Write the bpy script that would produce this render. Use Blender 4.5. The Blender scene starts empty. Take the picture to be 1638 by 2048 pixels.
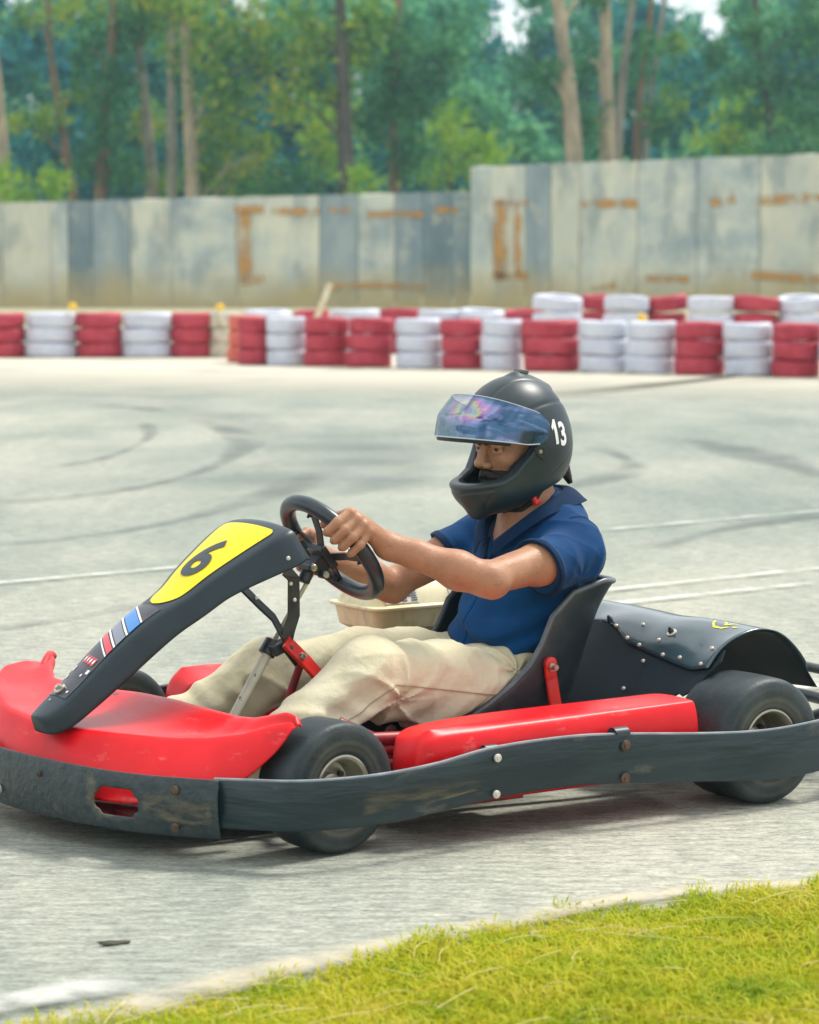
import bpy, bmesh, math, random
import numpy as np
from mathutils import Vector, Matrix
random.seed(7)
R = math.radians
PI = math.pi
scene = bpy.context.scene
COL = scene.collection

# ------------------------------------------------------------------ camera
CAM_H = 1.18
cam_d = bpy.data.cameras.new('camera')
cam = bpy.data.objects.new('camera', cam_d)
COL.objects.link(cam)
cam.location = (0, 0, CAM_H)
cam.rotation_euler = (R(90) - math.atan(504 / 5500), 0, 0)
cam_d.sensor_fit = 'VERTICAL'
cam_d.sensor_height = 36
cam_d.lens = 5500 / 2048 * 36
cam_d.clip_start = 0.05
cam_d.clip_end = 2000
cam_d.dof.use_dof = True
cam_d.dof.focus_distance = 6.0
cam_d.dof.aperture_fstop = 5.6
scene.camera = cam

# ------------------------------------------------------------------ sky, sun, exposure
SUN_EL, SUN_AZ = R(58), R(52)          # azimuth clockwise from +Y
world = bpy.data.worlds.new('World')
scene.world = world
world.use_nodes = True
wn = world.node_tree
for n in list(wn.nodes):
    wn.nodes.remove(n)
wo = wn.nodes.new('ShaderNodeOutputWorld')
bg = wn.nodes.new('ShaderNodeBackground')
sky = wn.nodes.new('ShaderNodeTexSky')
sky.sky_type = 'NISHITA'
sky.sun_disc = False
sky.sun_elevation = SUN_EL
sky.sun_rotation = SUN_AZ
sky.air_density = 1.0
sky.dust_density = 1.5
tc = wn.nodes.new('ShaderNodeTexCoord')
mp = wn.nodes.new('ShaderNodeMapping')
mp.inputs['Scale'].default_value = (1, 1, 2.2)
nz = wn.nodes.new('ShaderNodeTexNoise')
nz.inputs['Scale'].default_value = 2.3
nz.inputs['Detail'].default_value = 8
nz.inputs['Roughness'].default_value = 0.55
cr = wn.nodes.new('ShaderNodeValToRGB')
cr.color_ramp.elements[0].position = 0.36
cr.color_ramp.elements[0].color = (0.12, 0.12, 0.12, 1)
cr.color_ramp.elements[1].position = 0.56
cr.color_ramp.elements[1].color = (1, 1, 1, 1)
mxw = wn.nodes.new('ShaderNodeMix')
mxw.data_type = 'RGBA'
mxw.inputs[7].default_value = (11.5, 11.7, 11.8, 1)
L = wn.links.new
L(tc.outputs['Generated'], mp.inputs['Vector'])
L(mp.outputs['Vector'], nz.inputs['Vector'])
L(nz.outputs['Fac'], cr.inputs['Fac'])
L(cr.outputs['Color'], mxw.inputs[0])
L(sky.outputs['Color'], mxw.inputs[6])
L(mxw.outputs[2], bg.inputs['Color'])
bg.inputs['Strength'].default_value = 0.085
L(bg.outputs['Background'], wo.inputs['Surface'])

sun_d = bpy.data.lights.new('sun', 'SUN')
sun_d.energy = 2.5
sun_d.angle = R(14)
sun_d.color = (1.0, 0.95, 0.87)
sun = bpy.data.objects.new('sun', sun_d)
COL.objects.link(sun)
sd = Vector((math.sin(SUN_AZ) * math.cos(SUN_EL), math.cos(SUN_AZ) * math.cos(SUN_EL), math.sin(SUN_EL)))
sun.rotation_euler = sd.to_track_quat('Z', 'Y').to_euler()
sun.location = (3, 3, 12)
scene.view_settings.view_transform = 'Standard'
scene.view_settings.look = 'None'
scene.view_settings.exposure = 0.68
scene.view_settings.gamma = 1

# ------------------------------------------------------------------ materials
MATS = {}


def mat(name, col, rough=0.5, metal=0.0, spec=0.5, var=0.0, vscale=8.0, col2=None, bump=0.0, bscale=60.0,
        stretch=(1, 1, 1), coat=0.0, lo=0.4, hi=0.6, detail=6, sheen=0, trans=0, objinfo=False, croug=0.1):
    """principled surface whose colour drifts between col and col2 by an object-space noise"""
    if name in MATS:
        return MATS[name]
    m = bpy.data.materials.new(name)
    m.use_nodes = True
    nt = m.node_tree
    b = nt.nodes['Principled BSDF']
    b.inputs['Base Color'].default_value = (*col, 1)
    b.inputs['Roughness'].default_value = rough
    b.inputs['Metallic'].default_value = metal
    b.inputs['Specular IOR Level'].default_value = spec
    b.inputs['Coat Weight'].default_value = coat
    b.inputs['Coat Roughness'].default_value = croug
    b.inputs['Sheen Weight'].default_value = sheen
    b.inputs['Transmission Weight'].default_value = trans
    t = nt.nodes.new('ShaderNodeTexCoord')
    mpn = nt.nodes.new('ShaderNodeMapping')
    mpn.inputs['Scale'].default_value = stretch
    nt.links.new(t.outputs['Object'], mpn.inputs['Vector'])
    if col2 is not None or var > 0:
        c2 = col2 if col2 is not None else tuple(min(1, c * (1 + var)) for c in col)
        c1 = col if col2 is not None else tuple(c * (1 - var) for c in col)
        n = nt.nodes.new('ShaderNodeTexNoise')
        n.inputs['Scale'].default_value = vscale
        n.inputs['Detail'].default_value = detail
        n.inputs['Roughness'].default_value = 0.6
        r = nt.nodes.new('ShaderNodeValToRGB')
        r.color_ramp.elements[0].position = lo
        r.color_ramp.elements[1].position = hi
        r.color_ramp.elements[0].color = (*c1, 1)
        r.color_ramp.elements[1].color = (*c2, 1)
        nt.links.new(mpn.outputs[0], n.inputs['Vector'])
        nt.links.new(n.outputs['Fac'], r.inputs['Fac'])
        nt.links.new(r.outputs['Color'], b.inputs['Base Color'])
        m['_ramp'] = r.name
    if bump > 0:
        n2 = nt.nodes.new('ShaderNodeTexNoise')
        n2.inputs['Scale'].default_value = bscale
        n2.inputs['Detail'].default_value = 5
        bp = nt.nodes.new('ShaderNodeBump')
        bp.inputs['Strength'].default_value = bump
        bp.inputs['Distance'].default_value = 0.01
        nt.links.new(mpn.outputs[0], n2.inputs['Vector'])
        nt.links.new(n2.outputs['Fac'], bp.inputs['Height'])
        nt.links.new(bp.outputs['Normal'], b.inputs['Normal'])
    MATS[name] = m
    return m


def add_layer(m, col, scale, lo, hi, stretch=(1, 1, 1), seed=0.0, amount=1.0):
    """stains / dirt: mixes a second colour over the base by its own noise"""
    nt = m.node_tree
    b = nt.nodes['Principled BSDF']
    t = nt.nodes.new('ShaderNodeTexCoord')
    mpn = nt.nodes.new('ShaderNodeMapping')
    mpn.inputs['Scale'].default_value = stretch
    mpn.inputs['Location'].default_value = (seed, seed * 1.7, seed * 0.3)
    n = nt.nodes.new('ShaderNodeTexNoise')
    n.inputs['Scale'].default_value = scale
    n.inputs['Detail'].default_value = 7
    n.inputs['Roughness'].default_value = 0.62
    r = nt.nodes.new('ShaderNodeValToRGB')
    r.color_ramp.elements[0].position = lo
    r.color_ramp.elements[1].position = hi
    r.color_ramp.elements[0].color = (0, 0, 0, 1)
    r.color_ramp.elements[1].color = (amount, amount, amount, 1)
    mx = nt.nodes.new('ShaderNodeMix')
    mx.data_type = 'RGBA'
    mx.inputs[7].default_value = (*col, 1)
    nt.links.new(t.outputs['Object'], mpn.inputs['Vector'])
    nt.links.new(mpn.outputs[0], n.inputs['Vector'])
    nt.links.new(n.outputs['Fac'], r.inputs['Fac'])
    nt.links.new(r.outputs['Color'], mx.inputs[0])
    src = b.inputs['Base Color']
    if src.is_linked:
        nt.links.new(src.links[0].from_socket, mx.inputs[6])
    else:
        mx.inputs[6].default_value = src.default_value
    nt.links.new(mx.outputs[2], src)
    return m


RUBBER = mat('tyre_rubber', (0.014, 0.025, 0.030), 0.5, spec=0.35, col2=(0.030, 0.044, 0.050), vscale=14, bump=0.12, bscale=120)
add_layer(RUBBER, (0.10, 0.10, 0.085), 9, 0.60, 0.78, seed=2, amount=0.5)
BLACKP = mat('black_plastic', (0.009, 0.021, 0.028), 0.40, spec=0.42, col2=(0.015, 0.029, 0.037), vscale=9, bump=0.04, bscale=90)
add_layer(BLACKP, (0.10, 0.13, 0.135), 30, 0.66, 0.74, stretch=(0.5, 1, 1.5), seed=6, amount=0.35)
BLACKM = mat('black_metal', (0.012, 0.018, 0.022), 0.4, metal=0.0, spec=0.6, col2=(0.05, 0.05, 0.048), vscale=22, lo=0.5, hi=0.75)
STRIP = mat('bumper_strip', (0.008, 0.020, 0.026), 0.33, spec=0.4, col2=(0.022, 0.040, 0.046), vscale=6, bump=0.5,
            bscale=16, stretch=(0.4, 0.4, 2.2))
add_layer(STRIP, (0.17, 0.155, 0.115), 5, 0.60, 0.72, stretch=(1, 1, 3), seed=5.2, amount=0.75)
NOSEG = mat('front_bumper', (0.020, 0.034, 0.040), 0.45, spec=0.45, col2=(0.034, 0.048, 0.050), vscale=34, bump=0.5, bscale=55)
add_layer(NOSEG, (0.20, 0.17, 0.10), 7, 0.60, 0.70, seed=1.2, amount=0.7)
RED = mat('red_plastic', (0.64, 0.002, 0.006), 0.38, spec=0.28, col2=(0.76, 0.006, 0.012), vscale=5, coat=0.06, bump=0.05, bscale=40,
          croug=0.25)
add_layer(RED, (0.80, 0.22, 0.20), 22, 0.60, 0.72, stretch=(0.7, 0.7, 1.8), seed=3, amount=0.40)
add_layer(RED, (0.26, 0.05, 0.04), 42, 0.66, 0.72, stretch=(0.5, 0.5, 1.6), seed=8, amount=0.45)
REDP = mat('red_paint', (0.62, 0.022, 0.010), 0.3, spec=0.5, col2=(0.45, 0.014, 0.010), vscale=20)
REDD = mat('red_frame_paint', (0.30, 0.012, 0.018), 0.45, col2=(0.14, 0.012, 0.016), vscale=18)
YELLOW = mat('yellow_sticker', (0.88, 0.62, 0.001), 0.35, spec=0.25, col2=(0.80, 0.60, 0.004), vscale=4)
add_layer(YELLOW, (0.10, 0.09, 0.02), 60, 0.74, 0.78, seed=4, amount=0.8)
INK = mat('black_ink', (0.018, 0.03, 0.036), 0.45)
STEEL = mat('bare_steel', (0.55, 0.53, 0.48), 0.28, metal=0.9, col2=(0.30, 0.26, 0.22), vscale=40)
RUST = mat('rusty_bolt', (0.06, 0.045, 0.035), 0.6, metal=0.4, col2=(0.14, 0.08, 0.05), vscale=60)
BOLTW = mat('zinc_bolt', (0.62, 0.60, 0.52), 0.35, metal=0.3)
RIM = mat('wheel_rim', (0.50, 0.47, 0.37), 0.3, metal=0.55, col2=(0.36, 0.33, 0.25), vscale=10)
CREAMP = mat('cream_paint', (0.62, 0.60, 0.46), 0.35, col2=(0.50, 0.48, 0.36), vscale=12)
add_layer(CREAMP, (0.03, 0.03, 0.03), 45, 0.62, 0.66, seed=9, amount=0.9)
TANK = mat('cream_tank', (0.60, 0.51, 0.27), 0.4, col2=(0.66, 0.60, 0.38), vscale=6)
add_layer(TANK, (0.22, 0.16, 0.06), 14, 0.50, 0.72, stretch=(1, 1, 0.5), seed=2, amount=0.75)
DECAL = mat('decal_dark', (0.030, 0.032, 0.042), 0.25, spec=0.5, col2=(0.05, 0.045, 0.05), vscale=30)
DBLUE = mat('decal_blue', (0.05, 0.22, 0.55), 0.25)
DGREY = mat('decal_grey', (0.20, 0.22, 0.27), 0.25)
DRED = mat('decal_red', (0.60, 0.06, 0.08), 0.3)
WHITE = mat('white_paint', (0.80, 0.80, 0.78), 0.4)
SEATM = mat('seat_shell', (0.014, 0.023, 0.028), 0.38, spec=0.5, col2=(0.045, 0.060, 0.060), vscale=16, lo=0.5, hi=0.8, bump=0.08, bscale=45)
GUARD = mat('guard_sheet', (0.022, 0.048, 0.060), 0.20, spec=0.6, coat=0.3, col2=(0.040, 0.074, 0.088), vscale=5, bump=0.12, bscale=9)
PLATE = mat('dark_plate', (0.008, 0.016, 0.024), 0.6, spec=0.25, col2=(0.013, 0.023, 0.031), vscale=8)
SKIN = mat('skin', (0.335, 0.158, 0.083), 0.46, spec=0.38, col2=(0.47, 0.250, 0.148), vscale=14, bump=0.15, bscale=210, lo=0.3, hi=0.7)
SKIN.node_tree.nodes['Principled BSDF'].inputs['Subsurface Weight'].default_value = 0.06
SKIN.node_tree.nodes['Principled BSDF'].inputs['Subsurface Radius'].default_value = (0.02, 0.008, 0.004)
add_layer(SKIN, (0.40, 0.14, 0.08), 7, 0.52, 0.75, seed=3, amount=0.4)
add_layer(SKIN, (0.10, 0.05, 0.035), 95, 0.60, 0.70, stretch=(0.35, 1, 1), seed=7, amount=0.30)
NAIL = mat('nail', (0.56, 0.28, 0.20), 0.3)
HAIR = mat('hair', (0.010, 0.008, 0.007), 0.6, col2=(0.02, 0.015, 0.012), vscale=80, bump=0.6, bscale=240)
EYEW = mat('eye_white', (0.14, 0.11, 0.09), 0.3)
SHIRT = mat('navy_pique', (0.001, 0.036, 0.125), 0.85, spec=0.12, col2=(0.002, 0.066, 0.200), vscale=7, bump=0.35, bscale=420, sheen=0.08, lo=0.35, hi=0.7)
SHIRTD = mat('navy_rib', (0.002, 0.020, 0.062), 0.85, spec=0.15, sheen=0.03, bump=0.3, bscale=400)
PANTS = mat('khaki_cotton', (0.58, 0.53, 0.35), 0.85, spec=0.15, col2=(0.67, 0.63, 0.45), vscale=4, bump=0.22, bscale=70, sheen=0.15)
add_layer(PANTS, (0.42, 0.34, 0.18), 3.2, 0.55, 0.80, seed=2, amount=0.45)
STITCH = mat('khaki_stitching', (0.36, 0.28, 0.16), 0.9)
SHOE = mat('grey_shoe', (0.07, 0.075, 0.07), 0.7, col2=(0.12, 0.12, 0.10), vscale=30)
HELM = mat('matte_helmet', (0.011, 0.024, 0.030), 0.40, spec=0.5, col2=(0.018, 0.031, 0.036), vscale=6)
HELMD = mat('helmet_trim', (0.010, 0.016, 0.018), 0.5)
BUCKLE = mat('red_buckle', (0.75, 0.015, 0.012), 0.35)


def tyre_detail(m):
    """dusty brown scuff ring on the sidewall, greyer dust on the tread shoulders"""
    nt = m.node_tree
    b = nt.nodes['Principled BSDF']
    t = nt.nodes.new('ShaderNodeTexCoord')
    mu = nt.nodes.new('ShaderNodeVectorMath')
    mu.operation = 'MULTIPLY'
    mu.inputs[1].default_value = (1, 0, 1)
    ln = nt.nodes.new('ShaderNodeVectorMath')
    ln.operation = 'LENGTH'
    nt.links.new(t.outputs['Object'], mu.inputs[0])
    nt.links.new(mu.outputs[0], ln.inputs[0])
    r = nt.nodes.new('ShaderNodeValToRGB')
    e = r.color_ramp.elements
    e[0].position, e[0].color = 0.070, (0, 0, 0, 1)
    e[1].position, e[1].color = 1.0, (0, 0, 0, 1)
    for p, c in ((0.074, 0.15), (0.079, 0.55), (0.086, 0.22), (0.092, 0.60), (0.100, 0.10), (0.110, 0.05), (0.118, 0.22), (0.124, 0.04)):
        x = e.new(p)
        x.color = (c, c, c, 1)
    n = nt.nodes.new('ShaderNodeTexNoise')
    n.inputs['Scale'].default_value = 9
    n.inputs['Detail'].default_value = 5
    nt.links.new(t.outputs['Object'], n.inputs['Vector'])
    mm = nt.nodes.new('ShaderNodeMath')
    mm.operation = 'MULTIPLY'
    nt.links.new(ln.outputs['Value'], r.inputs['Fac'])
    nt.links.new(r.outputs['Color'], mm.inputs[0])
    nt.links.new(n.outputs['Fac'], mm.inputs[1])
    mx = nt.nodes.new('ShaderNodeMix')
    mx.data_type = 'RGBA'
    mx.inputs[7].default_value = (0.26, 0.23, 0.15, 1)
    nt.links.new(mm.outputs[0], mx.inputs[0])
    nt.links.new(b.inputs['Base Color'].links[0].from_socket, mx.inputs[6])
    nt.links.new(mx.outputs[2], b.inputs['Base Color'])


tyre_detail(RUBBER)


def visor_mat():
    m = bpy.data.materials.new('iridescent_visor')
    m.use_nodes = True
    nt = m.node_tree
    for n in list(nt.nodes):
        nt.nodes.remove(n)
    out = nt.nodes.new('ShaderNodeOutputMaterial')
    b = nt.nodes.new('ShaderNodeBsdfPrincipled')
    b.inputs['Metallic'].default_value = 1
    b.inputs['Roughness'].default_value = 0.06
    b.inputs['Thin Film IOR'].default_value = 1.55
    tr = nt.nodes.new('ShaderNodeBsdfTransparent')
    tr.inputs['Color'].default_value = (0.66, 0.72, 0.78, 1)
    ms = nt.nodes.new('ShaderNodeMixShader')
    at = nt.nodes.new('ShaderNodeUVMap')
    at.uv_map = 'coat'
    sx = nt.nodes.new('ShaderNodeSeparateXYZ')
    n = nt.nodes.new('ShaderNodeTexNoise')
    n.inputs['Scale'].default_value = 2.6
    n.inputs['Detail'].default_value = 2
    n.inputs['Distortion'].default_value = 1.6
    # coating thickness: rings round a thin spot near the front plus drift
    vm = nt.nodes.new('ShaderNodeVectorMath')
    vm.operation = 'DISTANCE'
    vm.inputs[1].default_value = (0.17, 0.62, 0)
    md = nt.nodes.new('ShaderNodeMapRange')
    md.inputs[1].default_value = 0.0
    md.inputs[2].default_value = 0.42
    md.inputs[3].default_value = 1.0
    md.inputs[4].default_value = 0.0
    ma = nt.nodes.new('ShaderNodeMath')
    ma.operation = 'MULTIPLY_ADD'
    ma.inputs[1].default_value = 620
    ma2 = nt.nodes.new('ShaderNodeMath')
    ma2.operation = 'MULTIPLY'
    ma2.inputs[1].default_value = 430
    nt.links.new(at.outputs['UV'], vm.inputs[0])
    nt.links.new(at.outputs['UV'], n.inputs['Vector'])
    nt.links.new(vm.outputs['Value'], md.inputs[0])
    nt.links.new(md.outputs[0], ma.inputs[0])
    nt.links.new(n.outputs['Fac'], ma2.inputs[0])
    nt.links.new(ma2.outputs[0], ma.inputs[2])
    nt.links.new(ma.outputs[0], b.inputs['Thin Film Thickness'])
    # coating tint: stronger colours round the thin spot, blue sky reflection painted in elsewhere
    rp = nt.nodes.new('ShaderNodeValToRGB')
    e = rp.color_ramp.elements
    e[0].position = 0
    e[0].color = (0.09, 0.19, 0.33, 1)
    e[1].position = 1
    e[1].color = (0.10, 0.75, 0.60, 1)
    for p, c in ((0.35, (0.42, 0.46, 0.80, 1)), (0.50, (0.75, 0.35, 0.75, 1)), (0.62, (0.80, 0.75, 0.40, 1)),
                 (0.74, (0.45, 0.70, 0.75, 1)), (0.85, (0.62, 0.36, 0.78, 1))):
        x = e.new(p)
        x.color = c
    nw = nt.nodes.new('ShaderNodeMath')
    nw.operation = 'MULTIPLY_ADD'
    nw.inputs[1].default_value = 1.05
    nw.use_clamp = True
    ad = nt.nodes.new('ShaderNodeMath')
    ad.operation = 'SUBTRACT'
    ad.inputs[1].default_value = 0.50
    nt.links.new(n.outputs['Fac'], nw.inputs[0])
    nt.links.new(md.outputs[0], ad.inputs[0])
    nt.links.new(ad.outputs[0], nw.inputs[2])
    nt.links.new(nw.outputs[0], rp.inputs['Fac'])
    nt.links.new(rp.outputs['Color'], b.inputs['Base Color'])
    sxu = nt.nodes.new('ShaderNodeSeparateXYZ')
    nt.links.new(at.outputs['UV'], sxu.inputs[0])
    mf = nt.nodes.new('ShaderNodeMapRange')
    mf.inputs[1].default_value = -0.05
    mf.inputs[2].default_value = 0.35
    mf.inputs[3].default_value = 0.26
    mf.inputs[4].default_value = 0.52
    nt.links.new(sxu.outputs['X'], mf.inputs[0])
    nt.links.new(mf.outputs[0], ms.inputs[0])
    nt.links.new(tr.outputs[0], ms.inputs[1])
    nt.links.new(b.outputs[0], ms.inputs[2])
    nt.links.new(ms.outputs[0], out.inputs['Surface'])
    return m


VISOR = visor_mat()

# ------------------------------------------------------------------ object helpers


def obj(name, verts, faces, m, parent=None, smooth=True, loc=None, rot=None):
    me = bpy.data.meshes.new(name)
    me.from_pydata([tuple(v) for v in verts], [], [tuple(f) for f in faces])
    me.update()
    o = bpy.data.objects.new(name, me)
    COL.objects.link(o)
    if m is not None:
        me.materials.append(m)
    if smooth:
        me.polygons.foreach_set('use_smooth', [True] * len(me.polygons))
    if parent is not None:
        o.parent = parent
    if loc is not None:
        o.location = loc
    if rot is not None:
        o.rotation_euler = rot
    return o


def tag(o, label=None, cat=None, group=None, kind=None):
    if label:
        o['label'] = label
    if cat:
        o['category'] = cat
    if group:
        o['group'] = group
    if kind:
        o['kind'] = kind
    return o


def empty(name, loc=(0, 0, 0), rz=0):
    o = bpy.data.objects.new(name, None)
    COL.objects.link(o)
    o.empty_display_size = 0.1
    o.location = loc
    o.rotation_euler = (0, 0, rz)
    return o


class MB:
    """collects simple shapes into one mesh"""

    def __init__(s):
        s.v = []
        s.f = []

    def add(s, v, f):
        k = len(s.v)
        s.v += [tuple(x) for x in v]
        s.f += [tuple(i + k for i in q) for q in f]
        return s

    def tube(s, pts, r, n=12, cap=True, closed=False, flat=1.0, up=None):
        pts = [Vector(p) for p in pts]
        rs = r if isinstance(r, (list, tuple)) else [r] * len(pts)
        N = len(pts)
        rings = []
        prev = None
        for i, p in enumerate(pts):
            if closed:
                t = (pts[(i + 1) % N] - pts[i - 1])
            else:
                t = pts[min(i + 1, N - 1)] - pts[max(i - 1, 0)]
            t.normalize()
            if prev is None:
                a = Vector(up) if up else (Vector((0, 0, 1)) if abs(t.z) < 0.9 else Vector((0, 1, 0)))
                nrm = (a - t * a.dot(t)).normalized()
            else:
                nrm = (prev - t * prev.dot(t)).normalized()
            prev = nrm
            bn = t.cross(nrm)
            rings.append([p + nrm * rs[i] * flat * math.cos(2 * PI * k / n) + bn * rs[i] * math.sin(2 * PI * k / n) for k in range(n)])
        v = [q for rg in rings for q in rg]
        f = []
        for i in range(N if closed else N - 1):
            j = (i + 1) % N
            for k in range(n):
                l = (k + 1) % n
                f.append((i * n + k, i * n + l, j * n + l, j * n + k))
        if cap and not closed:
            f.append(tuple(range(n))[::-1])
            f.append(tuple((N - 1) * n + k for k in range(n)))
        return s.add(v, f)

    def box(s, c, size, M=None):
        c = Vector(c)
        v = []
        for x in (-1, 1):
            for y in (-1, 1):
                for z in (-1, 1):
                    p = Vector((x * size[0] / 2, y * size[1] / 2, z * size[2] / 2))
                    if M is not None:
                        p = M @ p
                    v.append(c + p)
        f = [(0, 1, 3, 2), (4, 6, 7, 5), (0, 4, 5, 1), (2, 3, 7, 6), (0, 2, 6, 4), (1, 5, 7, 3)]
        return s.add(v, f)

    def lathe(s, prof, n=40, axis='y', c=(0, 0, 0), closed=False):
        v = []
        f = []
        m_ = len(prof)
        for k in range(n):
            a = 2 * PI * k / n
            for (h, r) in prof:
                if axis == 'y':
                    v.append((c[0] + r * math.cos(a), c[1] + h, c[2] + r * math.sin(a)))
                elif axis == 'z':
                    v.append((c[0] + r * math.cos(a), c[1] + r * math.sin(a), c[2] + h))
        for k in range(n):
            l = (k + 1) % n
            for i in range(m_ if closed else m_ - 1):
                j = (i + 1) % m_
                f.append((k * m_ + i, k * m_ + j, l * m_ + j, l * m_ + i))
        return s.add(v, f)

    def build(s, name, m, parent=None, smooth=True, bevel=0.0, **k):
        o = obj(name, s.v, s.f, m, parent, smooth, **k)
        fix(o)
        if bevel > 0:
            b = o.modifiers.new('bevel', 'BEVEL')
            b.width = bevel
            b.segments = 2
            b.limit_method = 'ANGLE'
            b.angle_limit = R(35)
        if smooth:
            sharp(o)
        return o


def fix(o):
    bm = bmesh.new()
    bm.from_mesh(o.data)
    bmesh.ops.recalc_face_normals(bm, faces=bm.faces)
    bm.to_mesh(o.data)
    bm.free()


def sharp(o, ang=40):
    try:
        o.data.set_sharp_from_angle(angle=R(ang))
    except Exception:
        pass


def spline(pts, n):
    """Catmull-Rom resample of a list of equal-length tuples, n samples"""
    P = np.array(pts, float)
    N = len(P)
    out = []
    d = np.r_[0, np.cumsum(np.linalg.norm(np.diff(P[:, :3] if P.shape[1] > 3 else P, axis=0), axis=1))]
    for t in np.linspace(0, d[-1], n):
        i = min(max(np.searchsorted(d, t) - 1, 0), N - 2)
        u = (t - d[i]) / max(d[i + 1] - d[i], 1e-9)
        p0, p1, p2, p3 = P[max(i - 1, 0)], P[i], P[i + 1], P[min(i + 2, N - 1)]
        out.append(0.5 * ((2 * p1) + (-p0 + p2) * u + (2 * p0 - 5 * p1 + 4 * p2 - p3) * u * u + (-p0 + 3 * p1 - 3 * p2 + p3) * u ** 3))
    return [tuple(x) for x in out]


def grid(fn, nu, nv):
    v = [fn(i / (nu - 1), j / (nv - 1)) for i in range(nu) for j in range(nv)]
    f = [(i * nv + j, (i + 1) * nv + j, (i + 1) * nv + j + 1, i * nv + j + 1) for i in range(nu - 1) for j in range(nv - 1)]
    return v, f


def solid(o, t, off=0.0):
    m = o.modifiers.new('solid', 'SOLIDIFY')
    m.thickness = t
    m.offset = off
    return o


def subs(o, n=1):
    m = o.modifiers.new('sub', 'SUBSURF')
    m.levels = n
    m.render_levels = n
    return o


def interp(x, xs, ys):
    return float(np.interp(x, xs, ys))


def text_geo(body, bold=0.0, cuts=2):
    cu = bpy.data.curves.new('t', 'FONT')
    cu.body = body
    cu.align_x = 'CENTER'
    cu.align_y = 'CENTER'
    cu.offset = bold
    cu.resolution_u = 6
    o = bpy.data.objects.new('t', cu)
    COL.objects.link(o)
    dg = bpy.context.evaluated_depsgraph_get()
    me = bpy.data.meshes.new_from_object(o.evaluated_get(dg))
    bm = bmesh.new()
    bm.from_mesh(me)
    bmesh.ops.triangulate(bm, faces=bm.faces)
    for _ in range(4):
        es = [e for e in bm.edges if e.calc_length() > 0.10]
        if not es:
            break
        bmesh.ops.subdivide_edges(bm, edges=es, cuts=1)
        bmesh.ops.triangulate(bm, faces=bm.faces)
    v = [tuple(x.co) for x in bm.verts]
    bm.verts.index_update()
    f = [tuple(q.index for q in x.verts) for x in bm.faces]
    bm.free()
    bpy.data.objects.remove(o)
    bpy.data.curves.remove(cu)
    bpy.data.meshes.remove(me)
    a = np.array(v)
    a[:, 0] -= (a[:, 0].max() + a[:, 0].min()) / 2
    a[:, 1] -= (a[:, 1].max() + a[:, 1].min()) / 2
    return a, f


# ------------------------------------------------------------------ implicit surfaces (one continuous skin)


def V3(*a):
    return np.array(a, float)


def cap(P, a, b, ra, rb):
    a = np.asarray(a, float)
    b = np.asarray(b, float)
    ba = b - a
    t = np.clip(((P - a) @ ba) / (ba @ ba), 0, 1)
    return np.linalg.norm(P - a - t[:, None] * ba, axis=1) - (ra + (rb - ra) * t)


def ell(P, c, r, M=None):
    q = P - np.asarray(c, float)
    if M is not None:
        q = q @ M
    r = np.asarray(r, float)
    k0 = np.linalg.norm(q / r, axis=1)
    k1 = np.linalg.norm(q / (r * r), axis=1)
    return k0 * (k0 - 1) / np.maximum(k1, 1e-6)


def smin(a, b, k):
    h = np.clip(0.5 + 0.5 * (b - a) / k, 0, 1)
    return b * (1 - h) + a * h - k * h * (1 - h)


def smax(a, b, k):
    return -smin(-a, -b, k)


def wob(P, f, seed):
    """cheap smooth noise, -1..1"""
    rs = np.random.RandomState(seed)
    s = 0
    for i in range(4):
        d = rs.normal(size=3)
        d /= np.linalg.norm(d)
        e = rs.normal(size=3)
        e /= np.linalg.norm(e)
        s = s + np.sin(P @ d * f + rs.rand() * 6 + 1.3 * np.sin(P @ e * f * 0.6 + rs.rand() * 6))
    return s / 4


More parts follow.
